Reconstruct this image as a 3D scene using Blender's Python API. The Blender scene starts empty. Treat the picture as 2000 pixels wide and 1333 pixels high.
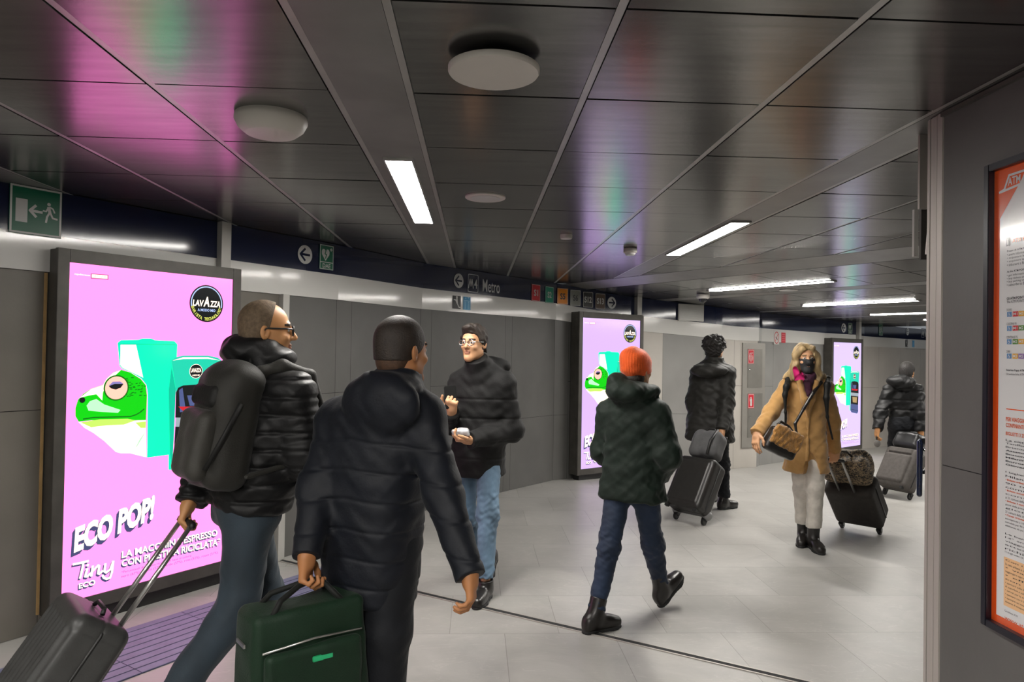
import bpy, bmesh, math, random
import numpy as np
from mathutils import Vector, Matrix
random.seed(4); rng = np.random.RandomState(7)
scn = bpy.context.scene
COL = scn.collection
# ------------------------------------------------------------------ camera, light level
FPX = 1390.0; PITCH = math.atan(19/1390); ROLL = .0165
cam = bpy.data.objects.new('camera', bpy.data.cameras.new('camera')); COL.objects.link(cam)
cam.data.sensor_width = 36; cam.data.lens = 36*FPX/2000; cam.data.clip_start = .05; cam.data.clip_end = 200
cam.matrix_world = Matrix.Translation((0, 0, 1.6)) @ Matrix.Rotation(math.pi/2+PITCH, 4, 'X') @ Matrix.Rotation(ROLL, 4, 'Z')
scn.camera = cam
scn.view_settings.view_transform = 'Standard'; scn.view_settings.look = 'None'
scn.view_settings.gamma = 1; scn.view_settings.use_curve_mapping = False
scn.view_settings.exposure = 0.0
LAMP = 98.0          # radiance of the ceiling strips
AD = 1.0             # radiance of the advertising screens
wld = bpy.data.worlds.new('world'); scn.world = wld; wld.use_nodes = True
wld.node_tree.nodes['Background'].inputs[0].default_value = (.9, .95, 1, 1)
wld.node_tree.nodes['Background'].inputs[1].default_value = .25
try:
    scn.cycles.max_bounces = 6; scn.cycles.diffuse_bounces = 4; scn.cycles.glossy_bounces = 3
    scn.cycles.sample_clamp_indirect = 2.5; scn.cycles.caustics_reflective = False; scn.cycles.caustics_refractive = False; scn.cycles.blur_glossy = .6
except Exception: pass

# ------------------------------------------------------------------ measuring helpers
A = lambda *v: np.array(v, float)
CP = A(0, 0, 1.6)
_cp, _sp = math.cos(PITCH), math.sin(PITCH)
_r, _u, CF = A(1, 0, 0), A(0, -_sp, _cp), A(0, _cp, _sp)
CR = math.cos(ROLL)*_r + math.sin(ROLL)*_u; CU = -math.sin(ROLL)*_r + math.cos(ROLL)*_u
def ray(px, py): return CF + CR*(px-1000)/FPX - CU*(py-666.5)/FPX
def P(px, py, Y):                 # the point of the place seen at a pixel of the photo, Y metres ahead
    d = ray(px, py); return CP + d*Y/d[1]
def Pz(px, py, z):
    d = ray(px, py); return CP + d*(z-1.6)/d[2]
def Ppl(px, py, p0, n):
    d = ray(px, py); n = np.asarray(n); return CP + d*np.dot(np.asarray(p0)-CP, n)/np.dot(d, n)
GD, GE = A(-.0503, .9987, 0), A(.9987, .0503, 0)      # directions of the ceiling grid
def G(t, l, z=0): return GD*t + GE*l + A(0, 0, z)
RS0, RSN = A(1.185, 8.147), A(.825, .565)             # where the passage starts to ramp down
def ramp(x, y): return (x-RS0[0])*RSN[0] + (y-RS0[1])*RSN[1]
def floorz(x, y): return -.03*max(ramp(x, y), 0)
def ceilz(x, y):
    s = ramp(x, y)
    return float(np.interp(s, [0, .36, 3.1, 9], [2.45, 2.40, 2.265, 2.255]))
def Pceil(px, py):
    z = 2.4
    for _ in range(60):
        p = Pz(px, py, z); z = .5*z + .5*ceilz(p[0], p[1])
    return p
def Pfloor(px, py):
    z = 0
    for _ in range(30):
        p = Pz(px, py, z); z = floorz(p[0], p[1])
    return p
def unit(v): v = np.asarray(v, float); return v/np.linalg.norm(v)

# ------------------------------------------------------------------ materials
def srgb(*c):
    c = [x/255 for x in c]; return tuple(x/12.92 if x <= .04045 else ((x+.055)/1.055)**2.4 for x in c)
MATS = {}
def mat(name, col, rough=.6, metal=0., spec=.5, emit=None, strength=0., noise=None, bump=None, sheen=0., coat=0.):
    """noise=(scale, amount[, stretch]) varies the colour, bump=(scale, strength) the surface"""
    if name in MATS: return MATS[name]
    m = bpy.data.materials.new(name); m.use_nodes = True; nt = m.node_tree
    b = nt.nodes['Principled BSDF']
    b.inputs['Base Color'].default_value = (*col[:3], 1); b.inputs['Roughness'].default_value = rough
    b.inputs['Metallic'].default_value = metal; b.inputs['Specular IOR Level'].default_value = spec
    if sheen: b.inputs['Sheen Weight'].default_value = sheen; b.inputs['Sheen Roughness'].default_value = .4
    if coat: b.inputs['Coat Weight'].default_value = coat; b.inputs['Coat Roughness'].default_value = .1
    if emit is not None:
        b.inputs['Emission Color'].default_value = (*emit[:3], 1); b.inputs['Emission Strength'].default_value = strength
    tc = nt.nodes.new('ShaderNodeTexCoord')
    def nz(scale, detail=4, stretch=None):
        n = nt.nodes.new('ShaderNodeTexNoise'); n.inputs['Scale'].default_value = scale; n.inputs['Detail'].default_value = detail
        if stretch:
            mp = nt.nodes.new('ShaderNodeMapping'); mp.inputs['Scale'].default_value = stretch
            nt.links.new(tc.outputs['Object'], mp.inputs[0]); nt.links.new(mp.outputs[0], n.inputs['Vector'])
        else: nt.links.new(tc.outputs['Object'], n.inputs['Vector'])
        return n
    if noise:
        n = nz(noise[0], 5, noise[2] if len(noise) > 2 else None)
        mx = nt.nodes.new('ShaderNodeMix'); mx.data_type = 'RGBA'
        a = noise[1]
        mx.inputs['A'].default_value = (*[max(c*(1-a), 0) for c in col[:3]], 1); mx.inputs['B'].default_value = (*[min(c*(1+a), 1) for c in col[:3]], 1)
        cr = nt.nodes.new('ShaderNodeMapRange'); cr.inputs[1].default_value = .3; cr.inputs[2].default_value = .7
        nt.links.new(n.outputs[0], cr.inputs[0]); nt.links.new(cr.outputs[0], mx.inputs['Factor'])
        nt.links.new(mx.outputs['Result'], b.inputs['Base Color'])
    if bump:
        n = nz(bump[0], 3, bump[2] if len(bump) > 2 else None); bp = nt.nodes.new('ShaderNodeBump'); bp.inputs['Strength'].default_value = bump[1]; bp.inputs['Distance'].default_value = .01
        nt.links.new(n.outputs[0], bp.inputs['Height']); nt.links.new(bp.outputs[0], b.inputs['Normal'])
    MATS[name] = m; return m
def glow(name, c, s=None):        # a colour of the lit screen
    c = [v*(k if q >= 240 else 1.) for v, q, k in zip(srgb(*c), c, (1.9, 1.5, 1.25))]      # the screens outshine what the photo can record
    return mat('screen_'+name, (.01, .01, .01), .12, emit=c, strength=AD if s is None else s)

M = dict(
 ceil=mat('ceiling_panel', (.215, .212, .203), .22, .9, noise=(3, .16, (1, 9, 1)), bump=(40, .02)),
 ceilback=mat('ceiling_void', (.01, .01, .01), .9),
 profile=mat('ceiling_profile', (.46, .45, .43), .35, .6, noise=(5, .1)),
 beam=mat('ceiling_beam', (.27, .265, .255), .4, .7, noise=(4, .12)),
 grey=mat('grey_porcelain', (.108, .106, .100), .42, noise=(2.2, .12), bump=(60, .04)),
 dgrey=mat('warm_dark_porcelain', (.135, .124, .105), .45, noise=(2.2, .14), bump=(60, .04)),
 lgrey=mat('light_porcelain', (.46, .43, .39), .45, noise=(2, .07), bump=(60, .03)),
 mgrey=mat('mid_porcelain', (.24, .235, .225), .45, noise=(2, .1), bump=(60, .03)),
 joint=mat('joint', (.02, .02, .02), .9),
 white=mat('white_lacquer', (.70, .69, .66), .09, bump=(1.3, .10)),
 blue=mat('navy_lacquer', (.006, .010, .035), .10, bump=(1.3, .07)),
 cabinet=mat('cabinet_steel', (.30, .285, .26), .4, .4, noise=(6, .06)),
 steel=mat('brushed_steel', (.50, .47, .43), .42, .45, noise=(30, .06, (1, 1, .05))),
 post=mat('painted_post', (.48, .47, .44), .4, .2, noise=(8, .05)),
 brass=mat('wood_strip', (.38, .24, .10), .5, noise=(12, .2)),
 frame=mat('dark_frame', (.075, .070, .062), .45, .3, noise=(9, .18), bump=(30, .03)),
 black=mat('black_plastic', (.012, .012, .012), .45, noise=(20, .2)),
 whitep=mat('white_plastic', (.62, .59, .54), .45, noise=(6, .03)),
 lamp=mat('lamp_diffuser', (.8, .8, .8), .5, emit=(1, .96, .90), strength=LAMP),
 tact=mat('tactile_rubber', srgb(112, 114, 140), .5, noise=(14, .12)),
 tactj=mat('tactile_groove', srgb(38, 38, 70), .7, noise=(14, .12)),
 signw=mat('sign_white', (.55, .55, .53), .35, noise=(10, .03)),
 signk=mat('sign_black', (.012, .012, .014), .4, noise=(10, .03)),
 signn=mat('sign_navy', (.006, .010, .035), .10, noise=(10, .03)),
 green=mat('sign_green', srgb(10, 92, 66), .35, noise=(10, .03)),
 chrome=mat('chrome', (.7, .7, .7), .12, 1., noise=(20, .03)),
 alu=mat('brushed_aluminium', (.55, .54, .52), .3, .9, noise=(20, .05)),
)
# ------------------------------------------------------------------ mesh helpers
class MB:
    def __init__(s): s.v = []; s.f = []; s.m = []
    def add(s, vs, fs, mi=0):
        o = len(s.v); s.v += [tuple(map(float, v)) for v in vs]; s.f += [tuple(i+o for i in f) for f in fs]; s.m += [mi]*len(fs); return s
    def box(s, c, ax, ay, az, mi=0):        # centre, half axes as vectors
        c, ax, ay, az = map(np.asarray, (c, ax, ay, az))
        vs = [c + i*ax + j*ay + k*az for k in (-1, 1) for j in (-1, 1) for i in (-1, 1)]
        if np.dot(np.cross(ax, ay), az) < 0: fs = [(0, 1, 3, 2), (4, 6, 7, 5), (0, 4, 5, 1), (2, 3, 7, 6), (0, 2, 6, 4), (1, 5, 7, 3)]
        else: fs = [(0, 2, 3, 1), (4, 5, 7, 6), (0, 1, 5, 4), (2, 6, 7, 3), (0, 4, 6, 2), (1, 3, 7, 5)]
        return s.add(vs, fs, mi)
    def bar(s, a, b, w, h, up=(0, 0, 1), mi=0):
        a, b = A(*a), A(*b); d = b-a; L = np.linalg.norm(d); d = d/L; u = np.asarray(up, float); u = u-d*(u@d); u = unit(u); r = np.cross(d, u)
        return s.box((a+b)/2, d*L/2, r*w/2, u*h/2, mi)
    def tube(s, pts, rad, n=12, mi=0, caps=True):
        pts = [np.asarray(p, float) for p in pts]; rads = rad if hasattr(rad, '__len__') else [rad]*len(pts)
        vs = []; fs = []; up = None
        for i, p in enumerate(pts):
            d = unit(pts[min(i+1, len(pts)-1)] - pts[max(i-1, 0)])
            if up is None: up = A(0, 0, 1) if abs(d[2]) < .9 else A(1, 0, 0)
            up = unit(up - d*(up@d)); r = np.cross(d, up)
            for k in range(n):
                a = 2*math.pi*k/n; vs.append(p + rads[i]*(math.cos(a)*r + math.sin(a)*up))
        for i in range(len(pts)-1):
            for k in range(n): fs.append((i*n+k, i*n+(k+1) % n, (i+1)*n+(k+1) % n, (i+1)*n+k))
        if caps: fs.append(tuple(range(n))[::-1]); fs.append(tuple((len(pts)-1)*n+k for k in range(n)))
        return s.add(vs, fs, mi)
    def lathe(s, c, prof, axis=(0, 0, 1), n=32, mi=0):   # prof = [(r, h)]
        ax = unit(axis); t = A(1, 0, 0) if abs(ax[0]) < .9 else A(0, 1, 0); t = unit(t-ax*(t@ax)); b = np.cross(ax, t)
        vs = []; fs = []
        for r, h in prof:
            for k in range(n):
                a = 2*math.pi*k/n; vs.append(np.asarray(c)+ax*h+r*(math.cos(a)*t+math.sin(a)*b))
        for i in range(len(prof)-1):
            for k in range(n): fs.append((i*n+k, i*n+(k+1) % n, (i+1)*n+(k+1) % n, (i+1)*n+k))
        fs.append(tuple(range(n))[::-1]); fs.append(tuple((len(prof)-1)*n+k for k in range(n)))
        return s.add(vs, fs, mi)
    def build(s, name, mats, parent=None, origin=None, smooth=False, bevel=0., autosmooth=False):
        if not isinstance(mats, (list, tuple)): mats = [mats]
        o_ = A(0, 0, 0)
        if parent is not None: o_ = np.array(parent['_o'])
        elif origin is not None: o_ = np.asarray(origin, float)
        me = bpy.data.meshes.new(name); me.from_pydata([tuple(np.asarray(v)-o_) for v in s.v], [], s.f)
        for m in mats: me.materials.append(m)
        me.polygons.foreach_set('material_index', s.m)
        if smooth or autosmooth: me.polygons.foreach_set('use_smooth', [True]*len(s.f))
        me.update()
        bm = bmesh.new(); bm.from_mesh(me); bmesh.ops.recalc_face_normals(bm, faces=bm.faces)
        if bevel: bmesh.ops.bevel(bm, geom=list(bm.edges), offset=bevel, segments=2, affect='EDGES', clamp_overlap=True)
        if autosmooth:
            for e in bm.edges:
                if len(e.link_faces) == 2 and e.calc_face_angle(0) > .6: e.smooth = False
        bm.to_mesh(me); bm.free()
        return link(name, me, parent, o_)
def link(name, me, parent=None, o_=(0, 0, 0)):
    o = bpy.data.objects.new(name, me); COL.objects.link(o)
    if parent is not None: o.parent = parent
    else: o.location = tuple(o_)
    o['_o'] = [float(x) for x in o_]
    return o
def tag(o, label, cat, group=None, kind=None):
    o['label'] = label; o['category'] = cat
    if group: o['group'] = group
    if kind: o['kind'] = kind
    return o
def thing(name, loc, label, cat, group=None):
    return tag(link(name, None, None, np.asarray(loc, float)), label, cat, group)
def struct(o): o['kind'] = 'structure'; return o

# flat graphics: a frame of axes (origin, right, up, normal)
class Fr:
    def __init__(s, o, u, v, n): s.o, s.u, s.v, s.n = map(np.asarray, (o, u, v, n))
    def p(s, x, y, w=0.): return s.o + s.u*x + s.v*y + s.n*w
    def uv(s, px, py):
        q = Ppl(px, py, s.o, s.n) - s.o; return float(q@s.u), float(q@s.v)
def poly(mb, fr, pts, w=0., mi=0):
    return mb.add([fr.p(x, y, w) for x, y in pts], [tuple(range(len(pts)))], mi)
def ell(cx, cy, rx, ry, n=40, a0=0, a1=2*math.pi, rot=0):
    out = []
    for k in range(n):
        a = a0+(a1-a0)*k/(n if abs(a1-a0-2*math.pi) < 1e-6 else n-1)
        x, y = rx*math.cos(a), ry*math.sin(a); out.append((cx+x*math.cos(rot)-y*math.sin(rot), cy+x*math.sin(rot)+y*math.cos(rot)))
    return out
def ring(mb, fr, cx, cy, rx, ry, t, w, mi=0, n=48, a0=0, a1=2*math.pi):
    o = ell(cx, cy, rx, ry, n, a0, a1); i = ell(cx, cy, rx-t, ry-t, n, a0, a1); full = abs(a1-a0-2*math.pi) < 1e-6
    vs = [fr.p(x, y, w) for x, y in o+i]; m = n if full else n-1
    return mb.add(vs, [(k, (k+1) % n, n+(k+1) % n, n+k) for k in range(m)], mi)
def rect(cx, cy, w, h): return [(cx-w/2, cy-h/2), (cx+w/2, cy-h/2), (cx+w/2, cy+h/2), (cx-w/2, cy+h/2)]
def rrect(cx, cy, w, h, r, n=5):
    out = []
    for sx, sy, a in ((1, 1, 0), (-1, 1, 90), (-1, -1, 180), (1, -1, 270)):
        for k in range(n):
            t = math.radians(a+90*k/(n-1)); out.append((cx+sx*(w/2-r)+r*math.cos(t), cy+sy*(h/2-r)+r*math.sin(t)))
    return out
def outline(mb, fr, pts, t, w, mi=0):
    c = np.mean(pts, 0); inn = [(x+(c[0]-x)*t/max(abs(c[0]-x), 1e-6) if abs(c[0]-x) > t else x, y+(c[1]-y)*t/max(abs(c[1]-y), 1e-6) if abs(c[1]-y) > t else y) for x, y in pts]
    n = len(pts); return mb.add([fr.p(x, y, w) for x, y in list(pts)+inn], [(k, (k+1) % n, n+(k+1) % n, n+k) for k in range(n)], mi)
def stroke(mb, fr, pts, t, w, mi=0):      # a pen line of width t through points
    for i, (p, q) in enumerate(zip(pts[:-1], pts[1:])):
        p, q = A(*p), A(*q); d = q-p; L = np.linalg.norm(d)
        if L < 1e-9: continue
        d /= L; nn = A(-d[1], d[0])*t/2
        poly(mb, fr, [p-nn-d*t*.25, q-nn+d*t*.25, q+nn+d*t*.25, p+nn-d*t*.25], w+i*1e-5, mi)
_tx = {}
def textgeo(s, bold=0.):
    k = (s, bold)
    if k in _tx: return _tx[k]
    c = bpy.data.curves.new('lettering', 'FONT'); c.body = s; c.offset = bold; c.resolution_u = 3
    o = bpy.data.objects.new('lettering', c); COL.objects.link(o)
    dg = bpy.context.evaluated_depsgraph_get(); me = bpy.data.meshes.new_from_object(o.evaluated_get(dg))
    v = np.array([p.co[:2] for p in me.vertices]); f = [tuple(p.vertices) for p in me.polygons]
    bpy.data.objects.remove(o); bpy.data.curves.remove(c); bpy.data.meshes.remove(me)
    lo, hi = v.min(0), v.max(0); _tx[k] = ((v-(lo+hi)/2)/np.maximum(hi-lo, 1e-6), f); return _tx[k]
def text(mb, fr, s, cx, cy, w, h, z, mi=0, bold=0.02, shear=0., skew=0., warp=None):
    v, f = textgeo(s, bold); out = []
    for x, y in v:
        X = cx + x*w + shear*y*h; Y = cy + y*h + skew*x*w
        if warp: X, Y = warp(X, Y)
        out.append(fr.p(X, Y, z))
    return mb.add(out, f, mi)

# ------------------------------------------------------------------ plan of the place
WL = [(-5.45, -.75), (-2.05, 4.854), (-1.45, 5.86), (-.90, 6.98), (0, 8.17), (.53, 8.84), (1.70, 9.70), (2.10, 9.90), (3.05, 10.39), (3.30, 10.56), (3.75, 10.85)]
WR = [(3.86, 11.05), (5.60, 12.74), (6.5, 13.44), (7.0, 14.19), (9.8, 16.73), (12.4, 18.9)]
WALL = WL + WR
def wall_hit(px, py):
    """point on the left wall seen at a pixel, with its tangent and the normal towards the room"""
    d = ray(px, py); best = None
    for a, b in zip(WALL[:-1], WALL[1:]):
        a, b = A(*a), A(*b); t = b-a; n = unit(A(t[1], -t[0]))
        k = (a@n)/(d[:2]@n)
        if k <= 0: continue
        q = d[:2]*k; s = (q-a)@t/(t@t)
        if -1e-6 <= s <= 1.000001 and (best is None or k < best[0]): best = (k, t, n)
    k, t, n = best; t = unit(t)
    return CP + d*k, A(t[0], t[1], 0), A(n[0], n[1], 0)
def wall_fr(px, py, off=.02):
    p, t, n = wall_hit(px, py); return Fr(p+n*off, t, A(0, 0, 1), n)

# ---- floor
def ray_floor_mesh():
    mb = MB(); x0, x1, y0, y1 = -8, 16, -5, 22
    # near level part and the ramp beyond the line RS0
    tdir = A(-RSN[1], RSN[0]); tdir = tdir
    for lo, hi in ((-30, 0), (0, 16)):
        q = [RS0+RSN*lo-tdir*26, RS0+RSN*hi-tdir*26, RS0+RSN*hi+tdir*26, RS0+RSN*lo+tdir*26]
        mb.add([(p[0], p[1], floorz(*p)) for p in q], [(0, 1, 2, 3)])
    return mb
def floor_material():
    m = bpy.data.materials.new('stone_floor'); m.use_nodes = True; nt = m.node_tree; b = nt.nodes['Principled BSDF']; N = nt.nodes.new; L = nt.links.new
    tc = N('ShaderNodeTexCoord'); mp = N('ShaderNodeMapping'); mp.inputs['Rotation'].default_value = (0, 0, math.radians(-2.9)); mp.inputs['Location'].default_value = (.12, .3, 0)
    L(tc.outputs['Object'], mp.inputs[0])
    br = N('ShaderNodeTexBrick'); br.inputs['Scale'].default_value = 1; br.inputs['Brick Width'].default_value = .62; br.inputs['Row Height'].default_value = .62
    br.inputs['Mortar Size'].default_value = .0022; br.inputs['Mortar Smooth'].default_value = .3; br.inputs['Bias'].default_value = 0; br.offset = .5
    br.inputs['Color1'].default_value = (.345, .335, .315, 1); br.inputs['Color2'].default_value = (.39, .38, .36, 1); br.inputs['Mortar'].default_value = (.22, .21, .19, 1)
    L(mp.outputs[0], br.inputs['Vector'])
    n1 = N('ShaderNodeTexNoise'); n1.inputs['Scale'].default_value = 2.3; n1.inputs['Detail'].default_value = 8; n1.inputs['Roughness'].default_value = .65; n1.inputs['Distortion'].default_value = .7
    L(tc.outputs['Object'], n1.inputs['Vector'])
    mr = N('ShaderNodeMapRange'); mr.inputs[1].default_value = .3; mr.inputs[2].default_value = .72; mr.inputs[3].default_value = .84; mr.inputs[4].default_value = 1.14
    L(n1.outputs[0], mr.inputs[0])
    mx = N('ShaderNodeMix'); mx.data_type = 'RGBA'; mx.blend_type = 'MULTIPLY'; mx.inputs['Factor'].default_value = 1
    L(br.outputs['Color'], mx.inputs['A']); L(mr.outputs[0], mx.inputs['B'])
    n2 = N('ShaderNodeTexNoise'); n2.inputs['Scale'].default_value = 3.1; n2.inputs['Detail'].default_value = 5; n2.inputs['Distortion'].default_value = 2.2
    mp2 = N('ShaderNodeMapping'); mp2.inputs['Rotation'].default_value = (0, 0, .6); mp2.inputs['Scale'].default_value = (.5, 1.6, 1)
    L(tc.outputs['Object'], mp2.inputs[0]); L(mp2.outputs[0], n2.inputs['Vector'])
    ab = N('ShaderNodeMath'); ab.operation = 'SUBTRACT'; ab.inputs[1].default_value = .5; L(n2.outputs[0], ab.inputs[0])
    ab2 = N('ShaderNodeMath'); ab2.operation = 'ABSOLUTE'; L(ab.outputs[0], ab2.inputs[0])
    vr = N('ShaderNodeMapRange'); vr.inputs[1].default_value = 0; vr.inputs[2].default_value = .012; vr.inputs[3].default_value = .16; vr.inputs[4].default_value = 0
    L(ab2.outputs[0], vr.inputs[0])
    mx2 = N('ShaderNodeMix'); mx2.data_type = 'RGBA'; mx2.inputs['B'].default_value = (.62, .6, .56, 1); L(vr.outputs[0], mx2.inputs['Factor']); L(mx.outputs['Result'], mx2.inputs['A'])
    L(mx2.outputs['Result'], b.inputs['Base Color'])
    rr = N('ShaderNodeMapRange'); rr.inputs[3].default_value = .26; rr.inputs[4].default_value = .5; L(n1.outputs[0], rr.inputs[0]); L(rr.outputs[0], b.inputs['Roughness'])
    bp = N('ShaderNodeBump'); bp.inputs['Strength'].default_value = .08; bp.inputs['Distance'].default_value = .005; L(n1.outputs[0], bp.inputs['Height']); L(bp.outputs[0], b.inputs['Normal'])
    return m
struct(ray_floor_mesh().build('floor', floor_material()))
# expansion joint across the floor
a, b = Pz(541, 1094, 0), Pz(1640, 1351, 0); mb = MB()
dj = unit(b-a); nj = A(-dj[1], dj[0], 0)
b = a + dj*5.2
mb.bar(a+A(0, 0, .001), b+A(0, 0, .001), .034, .006, mi=0)
for o_ in (-.021, .021): mb.bar(a+nj*o_+A(0, 0, .0015), b+nj*o_+A(0, 0, .0015), .008, .008, mi=1)
struct(mb.build('trim_1', [M['joint'], M['steel']]))

# ---- left wall: porcelain panels, white strip and navy band
def wall_segments():
    out = []
    for L in (WL, WR):
        for a, b in zip(L[:-1], L[1:]): out.append((A(*a, 0)[:3], A(*b, 0)[:3]))
    return out
def wall_panels(segs, name, matf, colw=1.21):
    mb = MB(); back = 3; s = .55; col = 0
    mats = [M['grey'], M['dgrey'], M['lgrey'], M['joint'], M['mgrey']]
    for (a, b, mi) in segs:
        d = b-a; L = np.linalg.norm(d); d = d/L; n = A(d[1], -d[0], 0)
        za, zb = ceilz(*a[:2]), ceilz(*b[:2]); fa, fb = floorz(*a[:2]), floorz(*b[:2])
        mb.add([a-n*.012+A(0, 0, fa-.02), b-n*.012+A(0, 0, fb-.02), b-n*.012+A(0, 0, zb), a-n*.012+A(0, 0, za)], [(0, 1, 2, 3)], 3)
        x = 0
        while x < L-1e-6:
            x2 = min(x+colw-s, L); s = 0 if x2 < L-1e-6 else s+x2-x
            j = 1.23 if col % 2 == 0 else .81
            for (k0, k1) in ((0, j), (j, None)):
                g = .0018; qs = []
                for xx, zz in ((x+g, 0), (x2-g, 0), (x2-g, 1), (x+g, 1)):
                    f = fa+(fb-fa)*xx/L; c = za+(zb-za)*xx/L-.45
                    z = f+(k0+g if zz == 0 else (k1-g if k1 else c-f))
                    qs.append(a+d*xx+A(0, 0, z))
                mb.add(qs, [(0, 1, 2, 3)], mi)
            if x2 < L-1e-6: col += 1
            x = x2
    return struct(mb.build(name, mats))
sg = [(A(*a, 0), A(*b, 0)) for a, b in zip(WL[:-1], WL[1:])]
near = []
# the wall left of the gate guide is a warmer, darker porcelain
gp, gt, gn = wall_hit(547, 800)
s0a, s0b = sg[0]
near.append((s0a, s0b, 1))
g_end = A(gp[0], gp[1], 0)
near.append((sg[1][0], g_end, 1)); near.append((g_end, sg[1][1], 0))
for q in sg[2:6]: near.append((*q, 0))
near.append((*sg[6], 2)); near.append((*sg[7], 4))
lp, _, _ = wall_hit(1405, 800)
near.append((*sg[8], 2)); near.append((*sg[9], 2))
wall_panels(near, 'wall_left', None)
sr = [(A(*a, 0), A(*b, 0)) for a, b in zip(WR[:-1], WR[1:])]
far = [(A(*WL[-1], 0), sr[0][0], 4), (*sr[0], 4)] + [(*q, 2) for q in sr[1:]]
wall_panels(far, 'wall_back', None)
ends = [(A(12.4, 18.9, 0), A(13.6, 8.0, 0), 2), (A(13.6, 8.0, 0), A(13.0, -3.0, 0), 4)]
wall_panels(ends, 'wall_end', None)
def band(pts, top, bot, off, m, name, thick=.03):
    mb = MB(); st = []
    P2 = [A(*p) for p in pts]; nn = []
    for i in range(len(P2)):
        t = unit(P2[min(i+1, len(P2)-1)]-P2[max(i-1, 0)]); nn.append(A(t[1], -t[0]))
    for p, n in zip(P2, nn):
        z = ceilz(*p); q = p+n*off
        st.append([(q[0], q[1], z-top), (q[0], q[1], z-bot), (p[0], p[1], z-bot), (p[0], p[1], z-top)])
    for s_, e_ in zip(st[:-1], st[1:]):
        mb.add(s_+e_, [(0, 1, 5, 4), (1, 2, 6, 5), (0, 4, 7, 3)])
    return struct(mb.build(name, m))
# resample the wall line so the lacquer sheets bend a little
def fine(L, step=.35):
    out = []
    for a, b in zip(L[:-1], L[1:]):
        a, b = A(*a), A(*b); n = max(1, int(np.linalg.norm(b-a)/step)); out += [tuple(a+(b-a)*k/n) for k in range(n)]
    return out+[tuple(L[-1])]
ALLW = fine(WALL)
band(ALLW, .004, .25, .022, M['blue'], 'trim_2')
band(ALLW, .25, .455, .016, M['white'], 'trim_3')
# slim posts in front of the band, the gate guide, the wooden strip
def wall_bar(px, py, z0, z1, w, d, m, name, off=0.0):
    p, t, n = wall_hit(px, py); mb = MB(); q = A(p[0], p[1], 0)+n*(off+d/2)
    return struct(mb.box(q+A(0, 0, (z0+z1)/2), t*w/2, n*d/2, A(0, 0, (z1-z0)/2)).build(name, m))
wall_bar(429, 480, 1.98, 2.448, .075, .05, M['post'], 'trim_4', .022)
wall_bar(1241, 595, 2.02, 2.355, .085, .06, M['post'], 'trim_5', .022)
wall_bar(1672, 648, 1.78, 2.255, .08, .06, M['post'], 'trim_6', .022)
wall_bar(547, 800, .0, 1.997, .06, .045, M['post'], 'trim_7')
wall_bar(79.5, 900, .10, 1.99, .012, .012, M['brass'], 'trim_8')

# ---- ceiling: square panels between profiles, recessed lamp beams
LINES = [-6.99, -6.37, -5.75, -5.13, -4.51, -3.89, -3.27, -2.55, -2.33, -1.71, -1.075, -.49, -.235, .345, .962, 1.57, 1.78, 2.37, 2.98, 3.6, 3.82, 4.44, 5.06, 5.68]
TS = [2.364+.632*k for k in range(-12, 18)]
def clip_poly(pts, p0, n):        # keep the side where (p-p0).n <= 0
    out = []
    for i in range(len(pts)):
        a, b = pts[i], pts[(i+1) % len(pts)]; da, db = (a-p0)@n, (b-p0)@n
        if da <= 0: out.append(a)
        if (da < 0 < db) or (db < 0 < da): out.append(a+(b-a)*da/(da-db))
    return out
mb = MB(); mp_ = MB(); mbm = MB()
RP, RN = A(*RS0, 0), A(*RSN, 0)
for i in range(len(LINES)-1):
    l0, l1 = LINES[i], LINES[i+1]; isb = (l1-l0) < .3
    for t0, t1 in zip(TS[:-1], TS[1:]):
        g = .005; gl = .014
        if isb: g = .0; gl = .012
        q = [G(t0+g, l0+gl), G(t0+g, l1-gl), G(t1-g, l1-gl), G(t1-g, l0+gl)]
        q = clip_poly(q, RP, RN)
        if len(q) < 3: continue
        tx, ty = rng.normal(0, .0016, 2); c = np.mean(q, 0)
        if isb: tx = ty = 0
        zs = 2.45 if not isb else 2.452
        top = [A(p[0], p[1], zs+max(-.0012, min(.0012, (p-c)[:2]@A(tx, ty)))) for p in q]
        (mbm if isb else mb).add(top, [tuple(range(len(top)))[::-1]])
        if not isb:               # folded edges of the metal tray
            up = [p+A(0, 0, .022) for p in top]; k = len(top); mb.add(top+up, [(j, (j+1) % k, k+(j+1) % k, k+j) for j in range(k)])
    # profile between rows
    a, b = G(TS[0], l1), G(TS[-1], l1)
    da, db = (a-RP)@RN, (b-RP)@RN
    if da > 0: continue
    if db > 0: b = a+(b-a)*da/(da-db)
    mp_.bar(a+A(0, 0, 2.459), b+A(0, 0, 2.459), .022, .012)
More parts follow.
